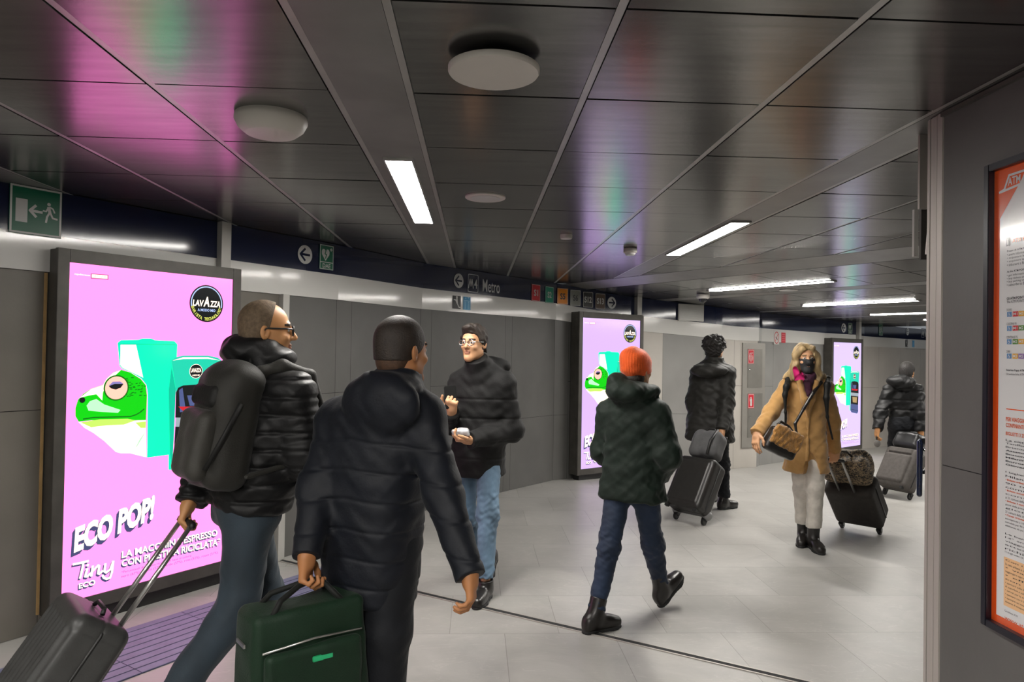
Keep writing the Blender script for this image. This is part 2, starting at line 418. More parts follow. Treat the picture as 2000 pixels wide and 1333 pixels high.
# the ramped far field: a folded strip, then panels on their own grid
SD = A(RSN[1], -RSN[0], 0); SN3 = A(*RSN, 0)       # along and across the fold
def S(s, u): p = RP + SN3*s + SD*u; return A(p[0], p[1], ceilz(p[0], p[1]))
us = [-9+.62*k*1.0 for k in range(0, 40)]
for u0, u1 in zip(us[::2], us[2::2]):
    mbm.add([S(.006, u0), S(.355, u0), S(.355, u1), S(.006, u1)], [(0, 1, 2, 3)])
ss = [.36, .98, 1.60, 1.84, 2.46, 3.1, 3.7, 3.92, 4.54, 5.16, 5.78, 6.0, 6.62, 7.24, 7.86, 8.1, 8.7, 9.3, 9.9]
far_beams = [(1.60, 1.84), (3.7, 3.92), (5.78, 6.0), (7.86, 8.1)]
for s0_, s1_ in zip(ss[:-1], ss[1:]):
    isb = (s1_-s0_) < .3
    for u0, u1 in zip(us[:-1], us[1:]):
        g = .005 if not isb else 0
        q = [S(s0_+.007, u0+g), S(s1_-.007, u0+g), S(s1_-.007, u1-g), S(s0_+.007, u1-g)]
        (mbm if isb else mb).add(q, [(0, 1, 2, 3)])
    mp_.bar(S(s1_, us[0])+A(0, 0, .008), S(s1_, us[-1])+A(0, 0, .008), .012, .010)
# dark void above
bk = MB()
bk.add([G(TS[0], -7.2, 2.475), G(TS[0], 3.2, 2.475), G(TS[-1], 3.2, 2.475), G(TS[-1], -7.2, 2.475)], [(0, 1, 2, 3)])
bk.add([S(.0, us[0])+A(0, 0, .03), S(.36, us[0])+A(0, 0, .03), S(.36, us[-1])+A(0, 0, .03), S(.0, us[-1])+A(0, 0, .03)], [(0, 1, 2, 3)])
bk.add([S(.36, us[0])+A(0, 0, .02), S(3.1, us[0])+A(0, 0, .02), S(3.1, us[-1])+A(0, 0, .02), S(.36, us[-1])+A(0, 0, .02)], [(0, 1, 2, 3)])
bk.add([S(3.1, us[0])+A(0, 0, .02), S(9.9, us[0])+A(0, 0, .02), S(9.9, us[-1])+A(0, 0, .02), S(3.1, us[-1])+A(0, 0, .02)], [(0, 1, 2, 3)])
struct(mb.build('ceiling', M['ceil'])); struct(mp_.build('trim_9', M['profile'])); struct(mbm.build('trim_10', M['beam'])); struct(bk.build('trim_11', M['ceilback']))

# ---- right wall (pillar) with the steel jamb and the gate guides
WLAT = 1.60; T1 = 2.367; T2 = 2.440
mb = MB()
for (z0, z1, t0, t1) in ((0, 1.232, -1.2, T1), (1.235, 2.44, -1.2, T1), (0, .80, -3.4, -1.203), (.803, 2.44, -3.4, -1.203)):
    mb.add([G(t0, WLAT, z0), G(t1, WLAT, z0), G(t1, WLAT, z1), G(t0, WLAT, z1)], [(0, 1, 2, 3)])
mb.add([G(-3.4, WLAT+.004, 0), G(T1, WLAT+.004, 0), G(T1, WLAT+.004, 2.45), G(-3.4, WLAT+.004, 2.45)], [(0, 1, 2, 3)], 1)
mb.add([G(T2, WLAT+.02, 0), G(T2, WLAT+2.6, 0), G(T2, WLAT+2.6, 2.45), G(T2, WLAT+.02, 2.45)], [(0, 1, 2, 3)], 0)
struct(mb.build('wall_right', [M['grey'], M['joint']]))
mb = MB()
mb.box(G((T1+.035+T2)/2, WLAT+.03, 1.225), GD*(T2-T1-.035)/2, GE*.03, A(0, 0, 1.225))
mb.box(G(T1+.017, WLAT+.016, 1.225), GD*.0165, GE*.02, A(0, 0, 1.225))
mb.box(G(T2+.01, WLAT+.06, 1.225), GD*.01, GE*.06, A(0, 0, 1.225))
struct(mb.build('trim_12', M['steel'], bevel=.003))
mb = MB()   # shadow gap profile at the top of the right wall
mb.bar(G(-3.4, WLAT-.008, 2.438), G(T1, WLAT-.008, 2.438), .012, .014)
struct(mb.build('trim_13', M['frame']))
t_ = thing('shutter_guide', G(2.60, 1.60, 2.45), 'pair of grey metal shutter guide plates hanging from the ceiling by the pillar edge', 'shutter guide')
def gplate(l0, l1, t, z0, z1, m, th=.006, nm='guide_plate'):
    MB().box(G(t, (l0+l1)/2, (z0+z1)/2), GE*(l1-l0)/2, GD*th, A(0, 0, (z1-z0)/2)).build(nm, m, t_)
def latpx(px, t): return float(Ppl(px, 300, G(2.6, 0), GD)@GE)*t/2.6
gplate(latpx(1795, 2.62), latpx(1811, 2.62), 2.62, 2.165, 2.45, M['steel'])
gplate(latpx(1796, 2.60), latpx(1804, 2.60), 2.635, 1.985, 2.165, M['post'])
gplate(latpx(1811, 2.66), latpx(1826, 2.66), 2.67, 2.20, 2.45, M['frame'], nm='guide_channel')
gplate(latpx(1805, 2.66), latpx(1816, 2.66), 2.68, 1.98, 2.20, M['frame'], nm='guide_channel')
MB().tube([G(2.60, latpx(1832, 2.6), 2.45), G(2.60, latpx(1822, 2.6), 2.25), G(2.60, latpx(1812, 2.6), 1.99)], .006, 8).build('guide_cable', M['steel'], t_)

# ------------------------------------------------------------------ ceiling lamps and devices
def strip_lamp(p, d, L, w, label, z=None):
    p, d = np.asarray(p), unit(d); r = np.cross(d, A(0, 0, 1)); r = unit(r); n = np.cross(r, d); n = n if n[2] < 0 else -n
    t = thing('ceiling_light', p, label, 'ceiling light', 'strip lights in the ceiling')
    MB().box(p+n*.004, d*L/2, r*w/2, n*.004).build('diffuser', M['lamp'], t)
    f = MB()
    for sg_ in (-1, 1):
        f.box(p+r*sg_*(w/2+.004)+n*.003, d*(L/2+.006), r*.004, n*.006); f.box(p+d*sg_*(L/2+.012)+n*.003, d*.012, r*(w/2+.008), n*.006)
    f.build('frame', M['profile'], t); return t
strip_lamp(G(3.98, -.362, 2.45), GD, 1.56, .118, 'bright strip light in the ceiling beam, the wide one nearest at left of centre')
strip_lamp(G(5.24, 1.675, 2.45), GD, 1.55, .115, 'slanting bright strip light in the right ceiling beam, left of the pillar')
def far_lamp(p0, p1, label):
    a, b = Pceil(*p0), Pceil(*p1); strip_lamp((a+b)/2-A(0, 0, .004), b-a, np.linalg.norm(b-a), .115, label)
far_lamp((1390, 567), (1623, 548), 'longest thin strip light of the far ceiling, left of the small round disc')
far_lamp((1572, 597), (1790, 586), 'thin strip light of the far ceiling, second of the row above the far screen')
far_lamp((1702, 614.5), (1905, 608), 'thin strip light of the far ceiling, third of the row, running behind the pillar')
far_lamp((1806, 624.5), (1960, 620), 'end of a far strip light just showing beside the pillar edge, lowest of the row')
for (t0, l0) in ((.25, -.362), (-2.2, -.362), (.5, -2.44), (-2.0, -2.44), (-4.2, -.362)):  # unseen lamps added to brighten the near floor and walls
    strip_lamp(G(t0, l0, 2.45), GD, 1.56, .118, 'added unseen strip light behind or beside the viewer, brightening the near floor and walls')
for s_, u_ in ((3.80, 3.55), (5.88, 3.6), (5.88, 1.1), (7.98, 2.4), (7.98, 0.0)):  # extra lamps added out of sight to lift the far end
    a_, b_ = S(s_, u_-.78)-A(0, 0, .004), S(s_, u_+.78)-A(0, 0, .004)
    if s_ > 5 and u_ < 1.2: continue
    strip_lamp((a_+b_)/2, b_-a_, 1.56, .115, 'added unseen strip light behind the pillar, brightening the far floor and walls')
def disc(px, py, r, prof, name, label, cat, m, extra=None):
    p = Pceil(px, py); t = thing(name, p, label, cat)
    MB().lathe(p, [(a*r, -h) for a, h in prof], n=40).build('housing' if extra else 'cover', m, t, autosmooth=True)
    if extra: extra(t, p)
    return t
def hung(t, p): MB().lathe(p, [(.035, .0), (.035, -.024)], n=20).build('mount', M['black'], t, autosmooth=True)
disc(965, 117, .134, [(.96, .022), (1, .025), (1, .036), (.97, .042)], 'ceiling_speaker', 'largest white flat round disc hung under the dark ceiling, nearest the camera', 'ceiling disc', M['whitep'], hung)
def bowl(t, p): MB().lathe(p, [(.128, -.012), (.128, -.020)], n=40).build('rim', M['signw'], t, autosmooth=True)
disc(530, 228, .13, [(.98, .0), (1, .01), (1, .02), (.9, .045), (.70, .066), (.66, .068)], 'access_point', 'white bowl shaped device under the ceiling beside the pink reflection', 'ceiling device', M['whitep'], bowl)
def grille(t, p): MB().lathe(p, [(.083, -.008), (.083, -.0115)], n=40).build('grille', M['signw'], t, autosmooth=True)
disc(948, 385, .112, [(1, .0), (1, .006), (.96, .009)], 'ceiling_speaker', 'round white speaker grille flush in the ceiling right of the near strip light', 'ceiling speaker', M['whitep'], grille)
disc(1106, 459, .044, [(1, .0), (1, .02), (.9, .03)], 'smoke_detector', 'tiny flat white detector on the ceiling above the coloured line signs', 'detector', M['whitep'])
def det(t, p): MB().lathe(p, [(.042, -.038), (.042, -.048), (.034, -.058), (.030, -.06)], n=28).build('sensor', M['signw'], t, autosmooth=True)
disc(1231, 485, .055, [(.6, 0), (1, .004), (1, .034), (.9, .04)], 'smoke_detector', 'white smoke detector with a stepped head left of the slanting strip light', 'detector', M['whitep'], det)
def flushring(t, p): MB().lathe(p, [(.075, -.008), (.075, -.0115)], n=32).build('grille', M['signw'], t, autosmooth=True)
disc(1540, 567, .10, [(1, 0), (1, .006), (.95, .009)], 'ceiling_speaker', 'small round white disc in the far ceiling between two strip lights', 'ceiling speaker', M['whitep'], flushring)
def eye(t, p):
    MB().lathe(p, [(.052, -.055), (.050, -.075), (.036, -.098), (.012, -.108)], n=28).build('lens_dome', mat('smoked_dome', (.02, .02, .022), .1), t, autosmooth=True)
disc(1373, 575, .082, [(.95, 0), (1, .02), (1, .04), (.8, .058)], 'dome_camera', 'white dome security camera under the ceiling above the grey grille panel', 'security camera', M['whitep'], eye)

# ------------------------------------------------------------------ advertising screens
def ad_frame(o, tdir): return Fr(o, tdir, A(0, 0, 1), A(tdir[1], -tdir[0], 0))
def circ_text(mb, fr, s, cx, cy, R, h, a0, a1, w, mi, bold=.02):
    n = len(s)
    for i, c in enumerate(s):
        if c == ' ': continue
        a = a0+(a1-a0)*i/(n-1); v, f = textgeo(c, bold); wd = h*(.78 if c not in 'I' else .2)
        x0, y0 = cx+R*math.cos(a), cy+R*math.sin(a); th = a+math.pi/2
        out = []
        for x, y in v:
            X, Y = x*wd, y*h; out.append(fr.p(x0+X*math.cos(th)-Y*math.sin(th), y0+X*math.sin(th)+Y*math.cos(th), w))
        mb.add(out, f, mi)
_ad1 = ad_frame(A(-2.466, 3.951, .160), unit(A(.5512, .8343, 0)))
SW, SH = 1.035, 1.892
def AD1(px, py): return _ad1.uv(px, py)
def c2(*pts): return [AD1(x/3.92, 640+y/3.92) for x, y in pts]      # measured on an enlargement of the screen's middle
def c3(*pts): return [AD1(100+x/6.06, 960+y/6.06) for x, y in pts]  # and of its lower left corner
def c1(*pts): return [AD1(x/3.92, 340+y/3.92) for x, y in pts]
def quad_text(mb, fr, s, q, w, mi, bold=.02, dx=0, dy=0):
    v, f = textgeo(s, bold); BL, BR, TR, TL = [A(*p) for p in q]; out = []
    for x, y in v:
        a, b = x+.5, y+.5; p = (1-a)*(1-b)*BL+a*(1-b)*BR+a*b*TR+(1-a)*b*TL; out.append(fr.p(p[0]+dx, p[1]+dy, w))
    mb.add(out, f, mi)
def px(*pts): return [AD1(*p) for p in pts]
def px_w(*pts): return px(*pts)
G_ = dict(
 eco=px((144.5, 1082), (299.5, 1015), (304, 966), (148, 1031)), la=px((238, 1091.6), (425.6, 1047), (425, 1034.5), (238.6, 1077.6)),
 con=px((238, 1108), (431, 1065), (431, 1051), (238.6, 1094.4)), s1=px((237.5, 1122.6), (375, 1089), (375, 1083.5), (237.5, 1116.4)),
 s2=px((237.5, 1131), (427, 1083), (427, 1077), (237.5, 1124.6)), eco2=c3((330, 1160), (525, 1110), (525, 1045), (330, 1097)),
)
def make_ad(o, tdir, label, pink):
    fr = ad_frame(o, tdir); n = fr.n; mrg = .062; dep = .125
    base = fr.p(SW/2, -.09-(.065), -.06); base[2] = floorz(base[0], base[1])
    t = thing('advertising_display', base, label, 'advertising screen', 'advertising screens along the wall')
    # housing: front bezel around the screen, box behind, recessed plinth
    mb = MB()
    for (x0, x1, y0, y1) in ((-mrg, 0, -.075, SH+.075), (SW, SW+mrg, -.075, SH+.075), (0, SW, -.075, 0), (0, SW, SH, SH+.075)):
        mb.box(fr.p((x0+x1)/2, (y0+y1)/2, -.012), fr.u*(x1-x0)/2, fr.v*(y1-y0)/2, n*.016)
    mb.box(fr.p(SW/2, SH/2, -.03-dep/2), fr.u*(SW/2+mrg-.003), fr.v*(SH/2+.072), n*dep/2)
    mb.build('housing', M['frame'], t, bevel=.002)
    h = (o[2]-.075)-base[2]
    mb = MB(); mb.box(fr.p(SW/2, -.075-h/2, -.09), fr.u*(SW/2-.0), fr.v*(h/2), n*.055); mb.build('plinth', M['black'], t)
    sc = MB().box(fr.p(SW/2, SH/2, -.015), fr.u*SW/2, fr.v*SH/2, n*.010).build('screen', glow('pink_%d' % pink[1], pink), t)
    W0 = -.0045; lay = .0006
    def g(name, mats, fill):
        m_ = MB(); fill(m_); return m_.build(name, mats, sc)
    # frog
    def frog(m):
        poly(m, fr, c2((600, 722), (700, 735), (900, 745), (1120, 700), (1125, 995), (1080, 985), (1000, 965), (930, 965), (890, 955), (800, 870), (720, 810), (650, 770)), W0, 1)
        poly(m, fr, c2((930, 325), (870, 345), (820, 390), (790, 440), (700, 470), (640, 510), (600, 555), (580, 620), (580, 680), (605, 722), (700, 712), (900, 705), (1040, 712), (1120, 710), (1125, 610), (1128, 520), (1118, 440), (1080, 395), (1000, 345)), W0+lay, 0)
        poly(m, fr, c2((928, 327), (870, 347), (820, 392), (790, 442), (700, 472), (612, 540), (680, 522), (740, 512), (785, 560), (790, 500), (822, 420), (880, 372)), W0+2*lay, 1)
        poly(m, fr, c2((665, 600), (690, 565), (740, 548), (800, 590), (925, 632), (905, 655), (790, 648), (680, 638)), W0+2*lay, 2)
        poly(m, fr, c2((620, 728), (760, 705), (980, 700), (1040, 712), (950, 745), (820, 750), (700, 765)), W0+2*lay, 3)
        poly(m, fr, c2((1040, 920), (1070, 860), (1122, 790), (1090, 850), (1050, 915)), W0+2*lay, 2)
        poly(m, fr, c2((1040, 730), (1120, 720), (1118, 770), (1080, 770)), W0+2*lay, 3)
        ca, cb = c2((632, 557))[0]; poly(m, fr, ell(ca, cb, .016, .016, 20), W0+3*lay, 4)
        stroke(m, fr, c2((640, 702), (720, 690), (800, 688), (1000, 683), (1045, 668), (1075, 650), (1105, 625)), .007, W0+3*lay, 5)
        for k in range(46):
            x, y = 960+rng.rand()*150, 360+rng.rand()*170
            if y < 340+(x-930)*.5: continue
            stroke(m, fr, c2((x, y), (x+10+8*rng.rand(), y-6+8*rng.rand())), .005, W0+2*lay, 5)
        ex, ey = c2((893, 463))[0]; ra = abs(c2((980, 463))[0][0]-ex); rb = abs(c2((893, 372))[0][1]-ey)
        poly(m, fr, ell(ex, ey, ra*1.10, rb*1.08), W0+3*lay, 5); poly(m, fr, ell(ex, ey, ra*.97, rb*.96), W0+4*lay, 6)
        poly(m, fr, c2((832, 448), (865, 415), (920, 413), (948, 433)), W0+5*lay, 7)
        poly(m, fr, c2((833, 450), (880, 432), (947, 432), (925, 462), (888, 476), (852, 468)), W0+6*lay, 4)
    g('frog_picture', [glow('green', (10, 225, 12)), glow('white', (252, 255, 252)), glow('mint', (205, 252, 214)), glow('lime', (214, 240, 110)), glow('ink', (20, 24, 26)), glow('dark_green', (8, 120, 20)), glow('cream', (243, 222, 196)), glow('lilac', (150, 140, 205))], frog)
    def mach(m):
        poly(m, fr, c2((900, 118), (925, 98), (1060, 95), (1090, 85), (1155, 85), (1185, 98), (1335, 106), (1357, 130), (1352, 235), (1345, 480), (1332, 800), (1316, 1090), (1290, 1090), (1290, 975), (1125, 997), (1128, 800), (1130, 600), (1130, 500), (1120, 440), (1080, 390), (1000, 345), (930, 312), (914, 290)), W0+.006, 0)
        poly(m, fr, c2((922, 132), (1040, 132), (1062, 230), (1095, 385), (1000, 340), (935, 308), (918, 285)), W0+.0066, 1)
        poly(m, fr, c2((1330, 800), (1345, 480), (1312, 300), (1290, 480), (1300, 975), (1316, 1085)), W0+.0066, 2)
        stroke(m, fr, c2((905, 126), (1340, 132)), .004, W0+.0068, 2)
        # second machine, dark spout and drip tray
        poly(m, fr, c2((1310, 252), (1335, 232), (1400, 216), (1590, 216), (1665, 232), (1692, 252), (1668, 440), (1660, 640), (1345, 640), (1345, 480)), W0+.0072, 3)
        poly(m, fr, c2((1318, 254), (1400, 228), (1590, 228), (1685, 254), (1590, 240), (1400, 242)), W0+.0078, 1)
        poly(m, fr, c2((1345, 500), (1362, 462), (1400, 444), (1500, 438), (1600, 444), (1640, 462), (1660, 500), (1660, 690), (1340, 690)), W0+.0078, 4)
        poly(m, fr, c2((1368, 480), (1395, 462), (1420, 640), (1375, 650)), W0+.0084, 5)
        poly(m, fr, c2((1430, 520), (1570, 520), (1550, 600), (1450, 600)), W0+.0084, 5)
        poly(m, fr, c2((1362, 606), (1640, 606), (1600, 640), (1400, 640)), W0+.0086, 6)
        poly(m, fr, c2((1345, 690), (1658, 690), (1654, 760), (1340, 760)), W0+.0078, 7)
        poly(m, fr, c2((1340, 760), (1654, 760), (1640, 940), (1330, 940)), W0+.0078, 4)
        poly(m, fr, c2((1400, 780), (1600, 780), (1580, 900), (1420, 900)), W0+.0084, 8)
        poly(m, fr, c2((1330, 940), (1640, 940), (1640, 1090), (1600, 1130), (1370, 1130), (1318, 1090)), W0+.0078, 5)
        stroke(m, fr, c2((1322, 1062), (1640, 1062)), .005, W0+.0084, 4)
        lx, ly = c2((1498, 335))[0]; r0 = abs(c2((1545, 335))[0][0]-lx)
        poly(m, fr, ell(lx, ly, r0*1.06, r0*1.06), W0+.0084, 1); poly(m, fr, ell(lx, ly, r0, r0), W0+.0088, 4)
        text(m, fr, 'LAVAZZA', lx, ly+.006, r0*1.7, .026, W0+.0092, 1, .03); text(m, fr, 'A MODO MIO', lx, ly-.026, r0*1.2, .011, W0+.0092, 1)
    g('machine_picture', [glow('teal', (2, 250, 205)), glow('white', (252, 255, 252)), glow('deep_teal', (2, 205, 165)), glow('mid_teal', (30, 222, 184)), glow('ink', (20, 24, 26)), glow('slate', (86, 98, 150)), glow('red', (225, 40, 50)), glow('silver', (170, 182, 190)), glow('sand', (190, 160, 110))], mach)
    def logo(m):
        lx, ly = c1((1585, 993))[0]; R = .5*(abs(c1((1710, 993))[0][0]-lx)+abs(c1((1585, 850))[0][1]-ly))
        poly(m, fr, ell(lx, ly, R, R, 64), W0+.001, 0)
        ring(m, fr, lx, ly, R*.93, R*.93, R*.06, W0+.0016, 1, 48, math.radians(-12), math.radians(192))
        text(m, fr, 'LAV', lx-R*.50, ly, R*.62, R*.34, W0+.0018, 2, .035, .10); text(m, fr, 'ZZA', lx+R*.52, ly, R*.62, R*.34, W0+.0018, 2, .035, .10); text(m, fr, 'A', lx+.001, ly+R*.10, R*.36, R*.54, W0+.0022, 2, .035, .10)
        text(m, fr, 'A MODO MIO', lx, ly-R*.36, R*1.05, R*.15, W0+.0018, 1, .03)
        circ_text(m, fr, 'BARISTA TECHNOLOGY', lx, ly, R*.84, R*.17, math.radians(196), math.radians(344), W0+.0018, 3, .03)
    g('round_logo', [glow('ink', (20, 24, 26)), glow('pale_blue', (200, 222, 250)), glow('white', (252, 255, 252)), glow('yellow', (230, 232, 110))], logo)
    def line(m, k, s_, b, sh):
        for q in range(3): quad_text(m, fr, s_, G_[k], W0+.001+q*.0001, 0, b, -sh*(1-q*.3), -sh*1.35*(1-q*.3))
        quad_text(m, fr, s_, G_[k], W0+.0018, 1, b)
    LM = [glow('shade', (70, 72, 120)), glow('white', (252, 255, 252)), glow('plum', (196, 84, 170)), glow('magenta', (205, 40, 130))]
    g('headline', LM, lambda m: line(m, 'eco', 'ECO POP!', .05, .016))
    def tagline(m):
        line(m, 'la', 'LA MACCHINA ESPRESSO', .025, .006); line(m, 'con', 'CON PLASTICA RICICLATA*', .025, .006)
        quad_text(m, fr, '*Percentuali di plastica riciclata in base al colore:', G_['s1'], W0+.0018, 2, 0); quad_text(m, fr, 'nero (67%), bianco (57%), verde (57%), rosa (52%), rosso (51%).', G_['s2'], W0+.0018, 2, 0)
    g('tagline', LM, tagline)
    def script_word(m):
        line(m, 'eco2', 'ECO', .03, .006)
        for dx, dy, w, mi in ((-.007, -.009, W0+.001, 0), (0, 0, W0+.0018, 1)):
            for st in (((265, 868), (320, 858), (440, 830)), ((385, 845), (370, 930), (345, 1030)), ((430, 920), (405, 1010), (430, 1012), (470, 975)), ((438, 870), (432, 886)), ((495, 890), (478, 1005)), ((483, 960), (560, 880), (572, 890), (558, 975), (575, 980), (612, 945)), ((645, 862), (632, 950), (655, 965), (700, 930), (738, 832)), ((738, 832), (722, 960), (700, 1025), (660, 1042), (625, 1025), (612, 1000))):
                stroke(m, fr, [(x+dx, y+dy) for x, y in c3(*st)], .0125, w, mi)
    g('script_word', LM, script_word)
    def corner(m):
        text(m, fr, 'igpdecaux', *c1((635, 773))[0], .085, .012, W0+.0018, 1)
        poly(m, fr, c1((698, 763), (832, 772), (832, 810), (698, 801)), W0+.001, 3); poly(m, fr, c1((704, 768), (826, 777), (826, 804), (704, 795)), W0+.0014, 1)
        quad_text(m, fr, 'LIVE IS CULTURE', c1((712, 790), (818, 799), (818, 782), (712, 773)), W0+.0018, 2, 0)
    g('corner_marks', LM, corner)
    return t
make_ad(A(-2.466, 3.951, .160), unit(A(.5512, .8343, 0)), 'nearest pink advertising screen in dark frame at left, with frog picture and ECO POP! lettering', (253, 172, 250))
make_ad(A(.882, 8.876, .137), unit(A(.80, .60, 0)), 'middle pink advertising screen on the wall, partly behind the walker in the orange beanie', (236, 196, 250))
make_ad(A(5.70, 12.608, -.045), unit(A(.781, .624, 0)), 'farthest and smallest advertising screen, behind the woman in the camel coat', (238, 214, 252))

# ------------------------------------------------------------------ signs on the band
def plate(px, py, w, h, label, cat, name, mats, draw, off=.026, th=.004, group=None, border=None):
    fr = wall_fr(px, py, off+th); t = thing(name, fr.p(0, 0, -th), label, cat, group)
    MB().box(fr.p(0, 0, -th/2), fr.u*w/2, fr.v*h/2, fr.n*th/2).build('panel', mats[0], t)
    m = MB(); draw(m, fr); m.build('symbol', mats[1:], t); return t
def arrow(m, fr, cx, cy, s, w, mi, d=-1):
    stroke(m, fr, [(cx+d*s*.62, cy), (cx-d*s*.62, cy)], s*.24, w, mi)
    stroke(m, fr, [(cx+d*s*.02, cy+s*.62), (cx+d*s*.66, cy), (cx+d*s*.02, cy-s*.62)], s*.24, w+.0003, mi)
def arrow_disc(px, py, r, label, d=-1):
    fr = wall_fr(px, py, .028); t = thing('direction_arrow', fr.p(0, 0), label, 'sign')
    poly(m := MB(), fr, ell(0, 0, r, r, 48)); m.build('disc', M['signw'], t)
    arrow(m := MB(), fr, 0, 0, r, .001, 0, d); m.build('arrow', M['signn'], t)
def runner(m, fr, cx, cy, s, w, mi, k=1):
    T = lambda *p: [(cx+k*x*s, cy+y*s) for x, y in p]
    poly(m, fr, ell(cx+k*.02*s, cy+.78*s, .15*s, .15*s, 20), w, mi)
    stroke(m, fr, T((0, .5), (.12, .0)), .26*s, w, mi); stroke(m, fr, T((-.02, .52), (-.2, .12), (-.45, .14)), .13*s, w+.0002, mi)
    stroke(m, fr, T((.1, .55), (.36, .42), (.5, .1)), .13*s, w+.0002, mi); stroke(m, fr, T((.08, .05), (-.12, -.35), (-.2, -.85)), .17*s, w+.0003, mi)
    stroke(m, fr, T((.14, .05), (.35, -.4), (.72, -.46)), .16*s, w+.0003, mi)
W_, K_, N_, GR_ = M['signw'], M['signk'], M['signn'], M['green']
def exit_near(m, fr):
    outline(m, fr, rect(0, 0, .258, .258), .010, .001, 0)
    poly(m, fr, rect(-.073, -.006, .058, .125), .001, 0)
    stroke(m, fr, [(-.03, .0), (.028, -.002)], .014, .0012, 0); stroke(m, fr, [(-.004, .03), (-.032, .0), (-.002, -.03)], .014, .0014, 0)
    runner(m, fr, .062, -.0, .062, .001, 0)
plate(65.5, 414, .262, .262, 'square green emergency exit sign with running figure on navy band, upper left', 'sign', 'exit_sign', [GR_, W_], exit_near, off=.026)
arrow_disc(591, 498, .073, 'round white left arrow beside the green DAE sign on the near navy band')
def dae(m, fr, s=1.):
    outline(m, fr, rect(0, 0, .147*s, .195*s), .006*s, .001, 0); poly(m, fr, rect(0, -.040*s, .145*s, .006*s), .001, 0)
    hx, hy = -.012*s, .026*s; pts = [(hx, hy-.056*s), (hx-.040*s, hy-.005*s), (hx-.042*s, hy+.02*s), (hx-.032*s, hy+.038*s), (hx-.014*s, hy+.038*s), (hx, hy+.024*s), (hx+.014*s, hy+.038*s), (hx+.032*s, hy+.038*s), (hx+.042*s, hy+.02*s), (hx+.040*s, hy-.005*s)]
    poly(m, fr, pts, .001, 0); stroke(m, fr, [(hx+.004*s, hy+.03*s), (hx-.008*s, hy+.0*s), (hx+.010*s, hy-.004*s), (hx-.002*s, hy-.036*s)], .009*s, .0016, 1)
    poly(m, fr, rect(.048*s, .066*s, .026*s, .009*s), .001, 0); poly(m, fr, rect(.048*s, .066*s, .009*s, .026*s), .0012, 0)
    text(m, fr, 'DAE', 0, -.068*s, .085*s, .034*s, .001, 0)
plate(632.7, 503.5, .150, .198, 'green DAE defibrillator sign with white heart on the near navy band', 'sign', 'defibrillator_sign', [GR_, W_, GR_], dae)
arrow_disc(892, 549, .075, 'round white left arrow before M4 Metro on the middle navy band')
def m4(m, fr):
    w, h = .17, .19
    outline(m, fr, rrect(-.20, 0, w, h, .015), .006, .001, 0); metro_m(m, fr, -.234, -.004, .080, .10, .001); text(m, fr, '4', -.158, -.004, .05, .10, .001, 0, .01)
    text(m, fr, 'Metro', .11, -.008, .30, .135, .001, 0, .008)
def metro_m(m, fr, cx, cy, w, h, z):
    T = lambda *p: [(cx+x*w, cy+y*h) for x, y in p]
    stroke(m, fr, T((-.5, -.5), (-.22, .44)), h*.115, z, 0); stroke(m, fr, T((-.22, .44), (-.02, -.3)), h*.115, z+.0002, 0)
    stroke(m, fr, T((-.02, -.3), (.18, .44)), h*.115, z+.0003, 0); stroke(m, fr, T((.18, .44), (.46, -.5)), h*.115, z+.0004, 0)
plate(944, 557, .60, .215, 'M4 Metro lettering on the middle navy band', 'sign', 'metro_sign', [N_, W_], m4, off=.0225, th=.0015)
SC = [('S1', (1043, 572.5), srgb(186, 28, 40), W_, 'red'), ('S2', (1069.5, 576.5), srgb(30, 138, 112), W_, 'green'), ('S5', (1096, 579.5), srgb(232, 140, 20), K_, 'orange'),
      ('S6', (1121, 582.5), srgb(128, 130, 122), K_, 'grey'), ('S12', (1145.5, 586), srgb(28, 30, 30), W_, 'black'), ('S13', (1169.5, 589), srgb(84, 66, 52), W_, 'brown')]
for s, (x, y), c, tm, cn in SC:
    def dr(m, fr, s=s): outline(m, fr, rrect(0, 0, .168, .195, .012), .005, .001, 0); text(m, fr, s, 0, 0, .085 if len(s) == 2 else .125, .078, .001, 1, .03)
    plate(x, y, .172, .20, f'{cn} {s} suburban line square sign on the navy band', 'sign', 'line_sign', [mat('line_'+cn, c, .4, noise=(8, .04)), W_, tm], dr, group='line signs on the navy band')
arrow_disc(1192, 592, .078, 'round white right arrow after the coloured line squares', 1)
def escal(m, fr):
    stroke(m, fr, [(-.045, .025), (-.02, .025), (.035, -.05), (.055, -.05)], .012, .001, 0); poly(m, fr, ell(.0, .052, .013, .013, 16), .001, 0); stroke(m, fr, [(.0, .035), (.004, -.005)], .022, .001, 0)
def lift(m, fr):
    outline(m, fr, rect(0, -.02, .09, .10), .006, .001, 0)
    for x in (-.022, .02): poly(m, fr, ell(x, .012, .009, .009, 14), .001, 0); stroke(m, fr, [(x, -.002), (x, -.058)], .014, .001, 0)
    poly(m, fr, [(-.032, .045), (-.012, .045), (-.022, .065)], .001, 0); poly(m, fr, [(.012, .065), (.032, .065), (.022, .045)], .001, 0)
LB = mat('lift_blue', srgb(62, 150, 200), .4, noise=(8, .04)); LW = mat('lift_white', srgb(150, 205, 232), .4, noise=(8, .03))
plate(889, 591, .125, .135, 'small black escalator pictogram on the white strip below M4 Metro', 'sign', 'escalator_sign', [K_, W_], escal, off=.02, th=.002)
plate(909, 593, .115, .135, 'small blue lift pictogram on the white strip below M4 Metro', 'sign', 'lift_sign', [LB, LW], lift, off=.02, th=.002)
